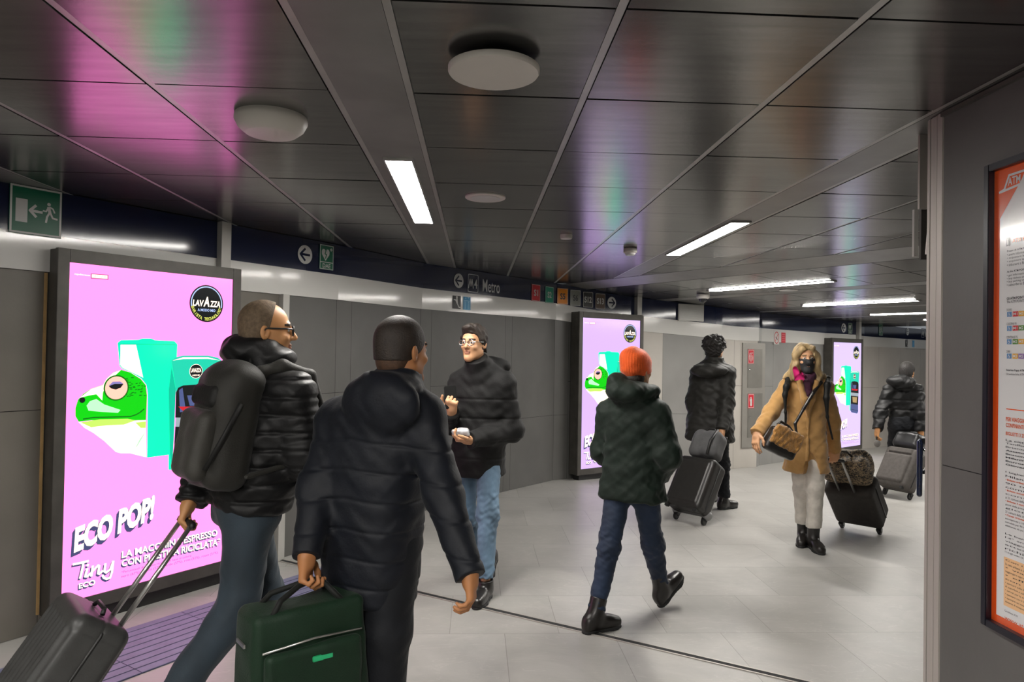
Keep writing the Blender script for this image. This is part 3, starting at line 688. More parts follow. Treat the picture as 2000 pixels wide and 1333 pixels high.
# far end of the band
RED = mat('sign_red', srgb(196, 30, 48), .4, noise=(8, .04))
def nosmoke(m, fr):
    ring(m, fr, 0, 0, .082, .098, .014, .001, 0); stroke(m, fr, [(-.045, -.055), (.045, .055)], .012, .0012, 0); stroke(m, fr, [(-.03, .01), (.03, -.03)], .014, .0014, 1)
plate(1514.5, 660, .185, .215, 'small round red no smoking sign on the white strip beside a red square', 'sign', 'no_smoking_sign', [M['white'], RED, K_], nosmoke, off=.017, th=.002)
def redtxt(m, fr):
    for k in range(4): poly(m, fr, rect(-.0, .05-.033*k, .11, .008), .001, 0)
plate(1528, 660, .15, .165, 'small red square notice right of the no smoking sign', 'sign', 'notice_sign', [RED, mat('sign_pink', srgb(225, 120, 130), .4, noise=(8, .03))], redtxt, off=.018, th=.002)
arrow_disc(1645, 641, .085, 'round white left arrow of the far band, above the farthest screen')
plate(1657.5, 642, .15, .198, 'far green DAE sign above the farthest advertising screen', 'sign', 'defibrillator_sign', [mat('sign_green_dull', srgb(30, 72, 52), .4, noise=(8, .03)), W_, GR_], dae)  # duller, darker green than the near sign
def exit_far(m, fr): outline(m, fr, rect(0, 0, .19, .22), .008, .001, 0); runner(m, fr, .01, 0, .085, .001, 0); poly(m, fr, rect(-.055, 0, .04, .12), .001, 0)
plate(1717.5, 645, .20, .23, 'small far green exit sign between the post and the far M4 sign', 'sign', 'exit_sign', [GR_, W_], exit_far)
arrow_disc(1770, 648, .085, 'round white left arrow before the far M4 sign by the pillar')
plate(1806, 652, .60, .225, 'far M4 Metro lettering cut off by the pillar edge', 'sign', 'metro_sign', [N_, W_], m4, off=.0225, th=.0015)
plate(1768.5, 671, .125, .15, 'small black escalator pictogram on the far white strip by the pillar', 'sign', 'escalator_sign', [K_, W_], escal, off=.02, th=.002)
plate(1782, 672, .125, .15, 'small blue lift pictogram on the far white strip by the pillar', 'sign', 'lift_sign', [LB, LW], lift, off=.02, th=.002)
# grey grille panel on the band
fr = wall_fr(1345.5, 611.5, .03); t = thing('ventilation_grille', fr.p(0, 0), 'light grey rectangular perforated panel on the navy band below the dome camera', 'grille')
MB().box(fr.p(0, 0, .012), fr.u*.232, fr.v*.118, fr.n*.012).build('frame', M['post'], t, bevel=.003)
m = MB(); [m.box(fr.p(0, .095-.0146*k, .026), fr.u*.212, fr.v*.0045, fr.n*.002) for k in range(14)]; m.build('louvre', M['signw'], t)
# fire point: steel frame with two doors
fr = wall_fr(1467, 760, .004)
def wp(px, py): return fr.uv(px, py)
x0, y1 = wp(1449.5, 670); x1, y0 = wp(1491, 872)
t = thing('fire_cabinet', fr.p((x0+x1)/2, y0), 'grey steel fire cabinet with two doors and red signs on the pale wall', 'fire cabinet')
MB().box(fr.p((x0+x1)/2, (y0+y1)/2, .008), fr.u*(x1-x0)/2, fr.v*(y1-y0)/2, fr.n*.008).build('frame', M['cabinet'], t, bevel=.002)
def hose(m, f2):
    outline(m, f2, rect(0, 0, .125, .20), .006, .001, 0)
    for k in range(3): ring(m, f2, .0, -.02, .045-.014*k, .052-.016*k, .006, .001+k*1e-4, 0, 28)
    stroke(m, f2, [(-.045, .0), (-.03, .05), (.04, .055)], .008, .0015, 0)
def exting(m, f2):
    outline(m, f2, rect(0, 0, .125, .20), .006, .001, 0); poly(m, f2, rrect(.0, -.02, .045, .11, .015), .001, 0); poly(m, f2, rect(0, .045, .018, .03), .001, 0)
    stroke(m, f2, [(-.03, .0), (-.03, .045), (.0, .062)], .008, .0012, 0)
for (a, b, c_, d_, drw) in ((1459, 682, 1486, 757, hose), (1459, 769, 1486, 853, exting)):
    u0, v1 = wp(a, b); u1, v0 = wp(c_, d_)
    dd = MB().box(fr.p((u0+u1)/2, (v0+v1)/2, .019), fr.u*(u1-u0)/2, fr.v*(v1-v0)/2, fr.n*.003).build('door', mat('cabinet_door', (.23, .22, .20), .4, .5, noise=(6, .06)), t)
    f2 = Fr(fr.p(u0+.065, v1-.115, .0235), fr.u, fr.v, fr.n); m = MB(); m.add([f2.p(x, y) for x, y in rect(0, 0, .138, .215)], [(0, 1, 2, 3)], 1); drw(m, f2); m.build('sign', [W_, RED], dd)
    MB().lathe(fr.p(u0+.035, (v0+v1)/2-.02, .022), [(.014, 0), (.014, .012), (.006, .02)], fr.n, 16).build('handle', M['chrome'], dd)

# ------------------------------------------------------------------ poster on the right wall
fr = Fr(G(2.137, WLAT, .78), -GD, A(0, 0, 1), -GE)
PW, PH = .74, 1.42
t = thing('information_poster', fr.p(PW/2, 0), 'framed white and orange transport information poster on the right wall', 'poster')
def gl(n, c): return mat(n, c, .2, coat=.8, noise=(6, .02))
ORG, ORGL, PWH, PTX, PTO = gl('poster_orange', srgb(222, 82, 22)), gl('poster_peach', srgb(238, 190, 140)), gl('poster_paper', srgb(222, 222, 222)), gl('poster_text', srgb(60, 60, 66)), gl('poster_orange_text', srgb(216, 92, 40))
mb = MB()
for (a, b, c_, d_) in ((0, .022, 0, PH), (PW-.022, PW, 0, PH), (.022, PW-.022, 0, .022), (.022, PW-.022, PH-.022, PH)):
    mb.box(fr.p((a+b)/2, (c_+d_)/2, .014), fr.u*(b-a)/2, fr.v*(d_-c_)/2, fr.n*.014)
mb.build('frame', mat('poster_frame', (.006, .007, .014), .3, noise=(9, .1)), t, bevel=.002)
sh = MB().box(fr.p(PW/2, PH/2, .004), fr.u*(PW/2-.018), fr.v*(PH/2-.018), fr.n*.004).build('sheet', PWH, t)
m = MB(); w = .0084
poly(m, fr, [(.020, .020), (.042, .044), (.046, 1.247), (.175, PH-.02), (.020, PH-.02)], w, 0)
poly(m, fr, [(.020, .020), (PW-.02, .020), (PW-.02, .040), (.042, .044)], w, 0)
poly(m, fr, rect(.072+.30, .155, .60, .145), w, 1); poly(m, fr, rect(.077+.29, .670, .58, .003), w, 0)
m.build('colour_areas', [ORG, ORGL], sh)
m = MB(); w = .0092
stroke(m, fr, [(.044, 1.328), (.064, 1.333), (.083, 1.372), (.150, 1.372)], .007, w, 2); stroke(m, fr, [(.050, 1.328), (.130, 1.336), (.150, 1.372)], .007, w+.0002, 2)
text(m, fr, 'ATM', .103, 1.353, .05, .024, w, 2, .02)
def ln(s, y, h, mi=1, x=.077, b=0., wd=None):
    wd = wd or min(.58, len(s)*h*.56); text(m, fr, s, x+wd/2, y, wd, h, w, mi, b)
poly(m, fr, rect(.080, 1.172, .014, .026), w, 1); text(m, fr, 'i', .080, 1.172, .004, .017, w+.0004, 2, .03)
ln('ATM POINT', 1.172, .012, 3, .098, b=.02, wd=.09)
for s, y, b in (('Presso gli ATM POINT puoi:', 1.143, .02), ('• avere informazioni', 1.133, 0), ('• acquistare biglietti', 1.122, 0), ('• acquistare tagliandi', 1.112, 0), ('• abbonarti a BikeMi', 1.102, 0),
   ('At the ATM POINTS you can:', 1.081, .02), ('• get information', 1.070, 0), ('• buy tickets and passes', 1.060, 0), ('• buy parking vouchers', 1.051, 0), ('• subscribe to BikeMi', 1.042, 0),
   ('Gli ATM POINT si trovano in:', 1.001, .02), ('The ATM POINTS are in:', .991, 0), ("Scarica l'app ATM Milano", .786, .02), ('Download the ATM app', .774, 0)): ln(s, y, .0078, 1, b=b)
LC = {'M1': gl('line_m1', srgb(196, 36, 44)), 'M2': gl('line_m2', srgb(88, 136, 62)), 'M3': gl('line_m3', srgb(226, 170, 60)), 'M5': gl('line_m5', srgb(146, 112, 172)), 'wc': gl('line_step_free', srgb(92, 138, 186))}
LK = list(LC)
for (nm, a, b), y in zip((('DUOMO', 'M1', 'M3'), ('CADORNA FN', 'M1', 'M2'), ('CENTRALE FS', 'M2', 'M3'), ('ZARA', 'M3', 'M5')), (.967, .925, .885, .842)):
    ln(nm, y, .0070, 1); mk = MB()
    for k, q in enumerate(('wc', a, b)):
        xx = (.088, .112, .135)[k]; y2 = y-.0135; poly(mk, fr, rect(xx, y2, (.018, .0215, .0215)[k], .0150), w, LK.index(q))
        if k: text(m, fr, q, xx, y2, .016, .0085, w+.0005, 2, .01)
        else: ring(m, fr, xx-.001, y2-.002, .004, .004, .001, w+.0005, 2, 18); stroke(m, fr, [(xx-.001, y2+.006), (xx-.0005, y2), (xx+.003, y2-.001), (xx+.004, y2-.004)], .0014, w+.0006, 2)
    mk.build('line_squares', list(LC.values()), sh)
ln('PER VIAGGIARE NEI COMUNI', .640, .0125, 3, b=.02); ln('CONFINANTI', .622, .0125, 3, b=.02); ln('BIGLIETTI 3 ZONE', .597, .0105, 3, b=.015)
def para(rows, y, dy, b=0., mi=1, x=.077, h=.0068):
    for r in rows:
        ln(r, y, h, mi, x=x, b=b, wd=.56 if len(r) > 30 else None); y -= dy
    return y
y = para(['La città di Milano è inserita nel sistema tariffario', 'Tariffario integrato del bacino di mobilità di Milano e', 'Brianza, questa zona comprende anche i comuni di'], .577, .0105)
y = para(['Assago, Baranzate, Bollate, Bresso, Buccinasco, Cesano', 'Boscone, Cologno Monzese, Cormano, Corsico, Cusano', 'Milanino, Novate Milanese, Opera, Pero, Peschiera', 'Borromeo, Rozzano, San Donato Milanese, Sesto San', 'Giovanni, Settimo Milanese, Trezzano sul Naviglio'], y, .0105, .02)
y = para(['I biglietti con tariffa Mi1-Mi3 valgono nei comuni di', 'Milano e fino a 21 comuni della zona Mi3'], y-.012, .0115)
for hd, rs in (('• Biglietto ordinario', ['  90 minuti e il primo accesso, nei', '  comuni della zona tariffaria Mi1-Mi3']), ('• Biglietto giornaliero', ['  convalida, senza limiti di viaggi', '  ai 21 comuni della zona']), ('• Biglietto 3 giorni', ['  giorni della prima convalida', '  giorno, senza limiti di viaggi', '  21 comuni della zona']), ('• Carnet 10 biglietti', ['  corrisponde a 10 biglietti', '  convalida per 90 minuti', '  obbliterata da più persone'])):
    y = para([hd], y, .0105, .02, 3); y = para(rs, y, .0105)
para(['Le bambine e i bambini fino al compimento del', '14° anno di età viaggiano gratis sui mezzi, se il', 'viaggio è necessario avere un documento per', 'attestare l età; è possibile inoltre', 'richiedere la tessera elettronica', '11 e agli under 14.'], .297, .0108)
para(['Con i biglietti integrati puoi viaggiare su tutta', 'la rete urbana e sui treni:', '• viaggiare sulla metropolitana e', '  raggiungere ogni stazione', '• effettuare viaggi in superficie', '  con più ingressi in metropolitana', '• spostarti sulle linee', '  di superficie e suburbane', '• servizi per la città', '• spostarsi con il treno', '• spostarsi sui mezzi del', '  sistema di trasporto'], .219, .0112, x=.079)
ln('Quotidiano ATM', .068, .0065); ln('www.atm.it', .048, .011, 3, wd=.11)
m.build('lettering', [PTX, PTX, PWH, PTO], sh)

# ------------------------------------------------------------------ soft bodies: distance fields turned into one smooth mesh
class Vol:
    def __init__(s, lo, hi, h):
        s.h = h; s.lo = np.asarray(lo, float)-3*h; s.n = np.ceil((np.asarray(hi)+3*h-s.lo)/h).astype(int)+1
        s.D = np.full(s.n, .5, np.float32)
    def _sub(s, lo, hi):
        i0 = np.clip(np.floor((np.asarray(lo)-s.lo)/s.h).astype(int), 0, s.n); i1 = np.clip(np.ceil((np.asarray(hi)-s.lo)/s.h).astype(int)+1, 0, s.n)
        sl = tuple(slice(a, b) for a, b in zip(i0, i1))
        g = [(s.lo[k]+s.h*np.arange(i0[k], i1[k])).astype(np.float32) for k in range(3)]
        return sl, g[0][:, None, None], g[1][None, :, None], g[2][None, None, :]
    def put(s, f, lo, hi, k=.02, op='u'):
        pad = k+2.5*s.h; sl, x, y, z = s._sub(np.asarray(lo)-pad, np.asarray(hi)+pad)
        a = s.D[sl]
        if a.size == 0: return s
        d = f(x, y, z).astype(np.float32)
        if op == 's': a = -a
        if op == 'i': s.D[sl] = np.maximum(a, d); return s
        hh = np.maximum(k-np.abs(a-d), 0)/max(k, 1e-6); r = np.minimum(a, d)-hh*hh*k*.25
        s.D[sl] = -r if op == 's' else r
        return s
    # --- shapes
    def cone(s, a, b, ra, rb, k=.02, op='u', cut=False, mod=None):
        a, b = np.asarray(a, float), np.asarray(b, float); w = b-a; L2 = w@w; L = math.sqrt(L2)
        def f(x, y, z):
            px_, py_, pz_ = x-a[0], y-a[1], z-a[2]; t = (px_*w[0]+py_*w[1]+pz_*w[2])/L2; tc = np.clip(t, 0, 1)
            r = ra+(rb-ra)*tc
            if mod is not None: r = r+mod(tc*L)
            d = np.sqrt((px_-tc*w[0])**2+(py_-tc*w[1])**2+(pz_-tc*w[2])**2)-r
            if cut: d = np.maximum(d, (t-1)*L)
            return d
        R_ = max(ra, rb)+.03; return s.put(f, np.minimum(a, b)-R_, np.maximum(a, b)+R_, k, op)
    def chain(s, pts, rads, k=.02, op='u', **kw):
        for i in range(len(pts)-1): s.cone(pts[i], pts[i+1], rads[i], rads[i+1], k, op, cut=kw.get('cut', False) and i == len(pts)-2, mod=kw.get('mod'))
        return s
    def ell(s, c, ax, r, k=.02, op='u'):
        c = np.asarray(c, float); ax = [unit(v) for v in ax]; m = min(r)
        def f(x, y, z):
            q = [(x-c[0])*v[0]+(y-c[1])*v[1]+(z-c[2])*v[2] for v in ax]
            k0 = np.sqrt(sum((a_/b_)**2 for a_, b_ in zip(q, r))); k1 = np.sqrt(sum((a_/(b_*b_))**2 for a_, b_ in zip(q, r)))+1e-9
            return k0*(k0-1)/k1
        e = np.sqrt(sum((ax[i]*r[i])**2 for i in range(3))); return s.put(f, c-e, c+e, k, op)
    def box(s, c, ax, hs, rd, k=.02, op='u', mod=None):
        c = np.asarray(c, float); ax = [unit(v) for v in ax]
        def f(x, y, z):
            q = [(x-c[0])*v[0]+(y-c[1])*v[1]+(z-c[2])*v[2] for v in ax]
            e = [np.abs(a_)-(b_-rd) for a_, b_ in zip(q, hs)]
            d = np.sqrt(sum(np.maximum(v, 0)**2 for v in e))+np.minimum(np.maximum(np.maximum(e[0], e[1]), e[2]), 0)-rd
            return d+mod(*q) if mod else d
        e = sum(np.abs(ax[i])*hs[i] for i in range(3))+.02; return s.put(f, c-e, c+e, k, op)
    def loft(s, st, side, k=.03, op='u', p=2.3, mod=None, rd=.03):
        """stations (centre, half width, half depth) from top to bottom, widths along side; ends rounded off"""
        C = np.array([q[0] for q in st], float); w = C[-1]-C[0]; L = np.linalg.norm(w); w = w/L
        tt = (C-C[0])@w; fine_t = np.linspace(0, L, 60)
        def sm(v):
            v = np.interp(fine_t, tt, v); kx = np.ones(7)/7; return np.convolve(np.pad(v, 3, 'edge'), kx, 'valid')
        cs = [sm(C[:, i]-C[0, i]-tt*w[i]) for i in range(3)]; rx = sm(np.array([q[1] for q in st])); ry = sm(np.array([q[2] for q in st]))
        sd = np.asarray(side, float); sd = unit(sd-w*(sd@w)); nn = np.cross(w, sd)
        def f(x, y, z):
            qx, qy, qz = x-C[0, 0], y-C[0, 1], z-C[0, 2]; t = qx*w[0]+qy*w[1]+qz*w[2]; tc = np.clip(t, 0, L)
            ox, oy, oz = (np.interp(tc, fine_t, v) for v in cs); a = np.interp(tc, fine_t, rx); b = np.interp(tc, fine_t, ry)
            if mod is not None: e_ = mod(tc); a = a+e_; b = b+e_
            qx = qx-ox; qy = qy-oy; qz = qz-oz
            u = np.abs(qx*sd[0]+qy*sd[1]+qz*sd[2])/a; v = np.abs(qx*nn[0]+qy*nn[1]+qz*nn[2])/b
            d = ((u**p+v**p)**(1/p)-1)*np.minimum(a, b); e = np.maximum(-t, t-L)
            d1 = d+rd; e1 = e+rd
            return np.sqrt(np.maximum(d1, 0)**2+np.maximum(e1, 0)**2)+np.minimum(np.maximum(d1, e1), 0)-rd
        R_ = max(max(q[1], q[2]) for q in st)+.03; return s.put(f, C.min(0)-R_, C.max(0)+R_, k, op)
    def half(s, p0, n, k=.0):          # keep the side against n
        p0, n = np.asarray(p0, float), unit(n)
        sl, x, y, z = s._sub(s.lo, s.lo+s.n*s.h); s.D[sl] = np.maximum(s.D[sl], ((x-p0[0])*n[0]+(y-p0[1])*n[1]+(z-p0[2])*n[2]).astype(np.float32)); return s
    def disp(s, f, band_=.06):
        I = np.nonzero(np.abs(s.D) < band_); X = s.lo+s.h*np.stack(I, 1); s.D[I] += f(X).astype(np.float32); return s
    def mesh(s):
        D, h = s.D, s.h; S = D < 0; c = np.zeros(tuple(k-1 for k in D.shape), np.int8)
        sl = lambda o, n: slice(o, n-1+o)
        for i in (0, 1):
            for j in (0, 1):
                for k in (0, 1): c += S[sl(i, D.shape[0]), sl(j, D.shape[1]), sl(k, D.shape[2])]
        idx = np.argwhere((c > 0) & (c < 8)); vid = np.full(c.shape, -1, np.int32); vid[tuple(idx.T)] = np.arange(len(idx))
        cor = [(i, j, k) for i in (0, 1) for j in (0, 1) for k in (0, 1)]
        val = {o: D[idx[:, 0]+o[0], idx[:, 1]+o[1], idx[:, 2]+o[2]] for o in cor}
        acc = np.zeros((len(idx), 3)); cnt = np.zeros(len(idx))
        for o in cor:
            for ax in range(3):
                if o[ax]: continue
                q = list(o); q[ax] = 1; q = tuple(q); d0, d1 = val[o], val[q]; cr = (d0 < 0) != (d1 < 0)
                t = np.where(cr, d0/np.where(cr, d0-d1, 1), 0); pt = np.tile(np.array(o, float), (len(idx), 1)); pt[:, ax] = t
                acc[cr] += pt[cr]; cnt[cr] += 1
        V = s.lo+h*(idx+acc/cnt[:, None]); Q = []
        for ax in range(3):
            a1, a2 = (ax+1) % 3, (ax+2) % 3
            n = D.shape; lo_ = [slice(0, n[k]-1) if k == ax else slice(1, n[k]-1) for k in range(3)]; hi_ = [slice(1, n[k]) if k == ax else slice(1, n[k]-1) for k in range(3)]
            s0, s1 = S[tuple(lo_)], S[tuple(hi_)]; E_ = np.argwhere(s0 != s1)
            if not len(E_): continue
            fl = s0[tuple(E_.T)]; E_ = E_ + np.array([0 if k == ax else 1 for k in range(3)])
            def cell(d1, d2):
                e = E_.copy(); e[:, a1] -= d1; e[:, a2] -= d2; return vid[e[:, 0], e[:, 1], e[:, 2]]
            q = np.stack([cell(1, 1), cell(0, 1), cell(0, 0), cell(1, 0)], 1); q[~fl] = q[~fl][:, ::-1]; Q.append(q)
        return V, np.concatenate(Q)
    def build(s, name, mats, parent=None, origin=None, pick=None):
        V, Q = s.mesh(); o_ = np.array(parent['_o']) if parent is not None else (np.zeros(3) if origin is None else np.asarray(origin, float))
        me = bpy.data.meshes.new(name); me.vertices.add(len(V)); me.vertices.foreach_set('co', (V-o_).astype(np.float32).ravel())
        me.loops.add(Q.size); me.loops.foreach_set('vertex_index', Q.astype(np.int32).ravel()); me.polygons.add(len(Q))
        me.polygons.foreach_set('loop_start', np.arange(0, Q.size, 4, dtype=np.int32)); me.polygons.foreach_set('loop_total', np.full(len(Q), 4, np.int32))
        if not isinstance(mats, (list, tuple)): mats = [mats]
        for m in mats: me.materials.append(m)
        if pick: me.polygons.foreach_set('material_index', pick(V[Q].mean(1)).astype(np.int32))
        me.polygons.foreach_set('use_smooth', np.ones(len(Q), bool)); me.update(calc_edges=True); me.validate()
        return link(name, me, parent, o_)
def wob(amp, f, seed=0, an=(1, 1, 1)):        # folds: a few crossing sine waves
    r = np.random.RandomState(seed); W = r.normal(size=(6, 3))*f*np.array(an); ph = r.rand(6)*6.28
    def g(X):
        o = np.zeros(len(X))
        for w, p in zip(W, ph): o += np.sin(X@w+p+1.3*np.sin(X@w[::-1]*.6+p))
        return amp*o/3
    return g
def grooves(levels, depth, width, axis=A(0, 0, 1), bend=0., side=A(1, 0, 0), c=A(0, 0, 0)):
    def g(X):
        z = (X-c)@axis + bend*np.abs((X-c)@side); o = np.zeros(len(X))
        for l in levels: o += depth*np.exp(-((z-l)/width)**2)
        return o
    return g

SK = {}
def skin(name, c): return mat('skin_'+name, c, .5, noise=(9, .10), bump=(120, .03))
def hand(v, w, d, n, th, curl=.5, s=1., thumb=.5, spread=1.):
    """w wrist, d finger direction, n palm normal (fingers close towards n), th side of the thumb"""
    w = np.asarray(w, float); d = unit(d); n = unit(np.asarray(n)-d*(np.asarray(n)@d)); th = np.asarray(th, float); th = unit(th-d*(th@d)-n*(th@n))
    L = .095*s; pc = w+d*L*.5
    v.box(pc, (th, d, n), (.040*s, .052*s, .0145*s), .013*s, .012)
    v.cone(w-d*.03, w+d*.03, .026*s, .030*s, .02)
    for i, (x, l, r) in enumerate(((.031, .078, .0088), (.0105, .086, .0092), (-.0105, .080, .0088), (-.030, .062, .0078))):
        p = w+d*L*(1-.05*abs(i-1))+th*x*s*(1+.06*spread); a = 0; cl = curl*(1+.10*i); pts = [p-d*.015*s, p]; dd = d+th*.05*spread*(1.3-i)
        for f_ in (.45, .31, .24):
            a += cl*(.95 if f_ == .45 else 1.0); q = unit(dd)*math.cos(a)+n*math.sin(a); p = p+q*l*f_*s; pts.append(p)
        v.chain(pts, [r*s*1.05, r*s*1.05, r*s, r*s*.92, r*s*.8], .004)
    p = w+d*.025*s+th*.030*s; dirs = [unit(d*.6+th*.75+n*.35*thumb), unit(d*.85+th*.35+n*.5*thumb), unit(d*.95+n*.55*thumb)]
    pts = [p-th*.012*s, p]
    for q, l in zip(dirs, (.038, .032, .026)): p = p+q*l*s; pts.append(p)
    v.chain(pts, [.016*s, .015*s, .0115*s, .0105*s, .009*s], .008)

class Person:
    """joints: C head centre, F facing, U head up, N neck base, S shoulders, E elbows, W wrists, H hips, K knees, A ankles, T toe directions (index 0 = own left, 1 = own right)"""
    def __init__(s, label, h, skinm, hs=1., **k):
        s.__dict__.update(k); s.h = h; s.hs = hs; s.label = label; s.F = unit(s.F); s.R = unit(np.cross(s.F, A(0, 0, 1)))
        s.hF = unit(getattr(s, 'hF', s.F)); s.hU = unit(np.asarray(getattr(s, 'hU', A(0, 0, 1)), float)); s.hF = unit(s.hF-s.hU*(s.hF@s.hU)); s.hR = np.cross(s.hF, s.hU)
        s.skin = skinm; s.foot = A((s.H[0][0]+s.H[1][0])/2, (s.H[0][1]+s.H[1][1])/2, 0); s.foot[2] = floorz(*s.foot[:2])
        s.body()
    def hp(s, r, f, u): return s.C+(s.hR*r+s.hF*f+s.hU*u)*s.hs
    def bounds(s, pts, pad): P_ = np.array(pts); return P_.min(0)-pad, P_.max(0)+pad
    def head(s, v, grow=0., full=True):
        q = s.hs; ax = (s.hR, s.hF, s.hU); g = grow
        v.ell(s.hp(0, -.012, .035), ax, (.077*q+g, .097*q+g, .086*q+g), .02)
        v.ell(s.hp(0, .028, -.030), ax, (.062*q+g, .066*q+g, .080*q+g), .03)
        v.cone(s.hp(.045, .0, -.060), s.hp(.010, .070, -.104), .026*q+g, .020*q+g, .03); v.cone(s.hp(-.045, .0, -.060), s.hp(-.010, .070, -.104), .026*q+g, .020*q+g, .03)
        if not full: return
        v.ell(s.hp(0, .082, .026), ax, (.048*q, .012*q, .012*q), .015)
        for e in (-1, 1):
            v.ell(s.hp(e*.032, .100, .004), ax, (.019*q, .018*q, .013*q), .012, 's')
            v.ell(s.hp(e*.031, .0765, .004), ax, (.0135*q, .0135*q, .0125*q), .003)
            v.ell(s.hp(e*.079, -.012, -.008), (s.hR+s.hF*.35*-e*-1, s.hF, s.hU), (.010*q, .019*q, .031*q), .006)
            v.ell(s.hp(e*.084, -.006, -.006), ax, (.004*q, .010*q, .018*q), .004, 's')
            v.ell(s.hp(e*.040, .068, -.030), ax, (.018*q, .016*q, .014*q), .02)
        v.cone(s.hp(0, .090, .014), s.hp(0, .112, -.026), .007*q, .0125*q, .010); v.cone(s.hp(-.012, .098, -.030), s.hp(.012, .098, -.030), .008*q, .008*q, .008)
        v.ell(s.hp(0, .092, -.058), ax, (.023*q, .009*q, .006*q), .005); v.ell(s.hp(0, .091, -.069), ax, (.020*q, .009*q, .007*q), .005)
        v.ell(s.hp(0, .105, -.0635), ax, (.022*q, .012*q, .0018*q), .003, 's')
        v.ell(s.hp(0, .078, -.100), ax, (.022*q, .016*q, .016*q), .02)
    def body(s):
        J = [s.C+A(0, 0, .16), *s.S, *s.E, *s.W, *s.K, *s.A] + [w+unit(d)*.20 for w, d in zip(s.W, [x[0] for x in s.hands])] + [a+unit(t)*.2 for a, t in zip(s.A, s.T)] + [a-A(0, 0, .09) for a in s.A]
        lo, hi = s.bounds(J, .12); v = Vol(lo, hi, s.h)
        s.head(v)
        v.cone(s.hp(0, -.020, -.070), s.N, .054*s.hs, .060, .03)
        Hm = (s.H[0]+s.H[1])/2; Sm = (s.S[0]+s.S[1])/2; half = np.linalg.norm(s.S[1]-s.S[0])/2
        v.loft([(s.N-A(0, 0, .02), .06, .055), (Sm-A(0, 0, .03), half*.86, .075), (Sm*.7+Hm*.3, .145, .095), (Sm*.4+Hm*.6, .125, .085), (Hm+A(0, 0, .08), .14, .09), (Hm-A(0, 0, .03), .13, .085)], s.R, .04)
        for i in (0, 1):
            v.chain([Sm*.3+s.S[i]*.7, s.S[i], s.E[i], s.W[i]], [.05, .046, .036, .027], .03)
            d, n, th, cl = s.hands[i][:4]; hand(v, s.W[i], d, n, th, cl, s.hands[i][4] if len(s.hands[i]) > 4 else 1.)
            v.chain([s.H[i], s.K[i], s.A[i]], [.070, .045, .032], .03)
            a, t = s.A[i], unit(s.T[i]); v.cone(a-A(0, 0, .045)*1, a-A(0, 0, .045)+t*.12, .030, .022, .02)
        q = s.hs
        def pick(X):
            r = (X-s.C)@s.hR/q; f = (X-s.C)@s.hF/q; u = (X-s.C)@s.hU/q; m = np.zeros(len(X), int)
            m[(np.abs(r) < .024) & (f > .085) & (u > -.076) & (u < -.053)] = 1
            e = np.minimum((r-.031)**2, (r+.031)**2); eye_ = (e+(u-.004)**2 < .0125**2) & (f > .075) & (np.abs(u-.004) < .0075)
            m[eye_] = 2; m[eye_ & (e+(u-.004)**2 < .0058**2)] = 3
            m[(np.abs(np.abs(r)-.033) < .02) & (np.abs(u-.027-(.02-np.abs(np.abs(r)-.028))*.1) < .0048) & (f > .066)] = 4
            return m
        s.obj = v.build('person', [s.skin, mat('lips', (.40, .17, .11), .45, noise=(9, .1)), mat('eye_white', (.55, .53, .50), .2, noise=(9, .03)), mat('iris', (.03, .02, .015), .2, noise=(9, .1)), s.brow], None, s.foot, pick)
        tag(s.obj, s.label, 'person')
    def part(s, v, name, m, label=None, pick=None):
        o = v.build(name, m, s.obj, pick=pick)
        if label: o['label'] = label
        return o
    def jacket(s, name, m, st, rsl=(.078, .070, .058), hood=None, collar=None, quilt=None, sleeve_quilt=None, fold=.004, h=None, over=1., label=None, cuff=1., extra=None, seed=1, ex=2.4, fs=22, mats_pick=None):
        P_ = [q[0] for q in st]+list(s.S)+list(s.E)+list(s.W)+[s.C]; r = max(q[1] for q in st)
        lo, hi = s.bounds(P_, .13); lo2 = np.array([q[0]-r-.05 for q in st]).min(0); hi2 = np.array([q[0]+r+.05 for q in st]).max(0)
        v = Vol(np.minimum(lo, [lo2[0], lo2[1], lo[2]]), np.maximum(hi, [hi2[0], hi2[1], hi[2]]), h or s.h)
        Sm = (s.S[0]+s.S[1])/2
        v.loft(st, s.R, .05, p=ex)
        v.cone(s.N+A(0, 0, .0), st[0][0], .085, .10, .06)
        for i in (0, 1):
            sm_ = (lambda t: -.006*np.abs(np.cos(t*math.pi/sleeve_quilt))**6) if sleeve_quilt else None
            v.chain([s.N*.6+Sm*.4, s.S[i]], [.075, rsl[0]*.98], .07)
            v.cone(s.S[i], s.E[i], rsl[0], rsl[1], .045, mod=sm_)
            e = s.W[i]+unit(s.W[i]-s.E[i])*.012*cuff
            v.cone(s.E[i], e, rsl[1], rsl[2], .04, cut=True, mod=sm_)
        if collar is not None:
            for c in collar: v.cone(*c)
        if hood is not None: hood(v)
        if extra is not None: extra(v)
        fw = wob(fold, fs, seed, (1, 1, 1.6)); fw2 = wob(fold*.5, fs*2.3, seed+9)
        v.disp(lambda X: fw(X)+fw2(X)+(quilt(X) if quilt else 0))
        return s.part(v, name, m, label, mats_pick)
    def trousers(s, m, r=(.098, .072, .058), fold=.005, cut=.035, h=None, name='trousers', label=None, seed=3, seat=(.165, .125), straight=0.):
        lo, hi = s.bounds([*s.H, *s.K, *s.A], .22); v = Vol(lo, hi, h or s.h)
        Hm = (s.H[0]+s.H[1])/2
        v.loft([(Hm+A(0, 0, .12), seat[0]*.93, seat[1]*.9), (Hm+A(0, 0, .03), seat[0], seat[1]), (Hm-A(0, 0, .07), seat[0]*.97, seat[1]*.95)], s.R, .05)
        for i in (0, 1):
            e = s.A[i]+unit(s.K[i]-s.A[i])*cut
            v.cone(s.H[i]-A(0, 0, .02), s.K[i], r[0], r[1], .05); v.cone(s.K[i], e, r[1], r[2], .04, cut=True)
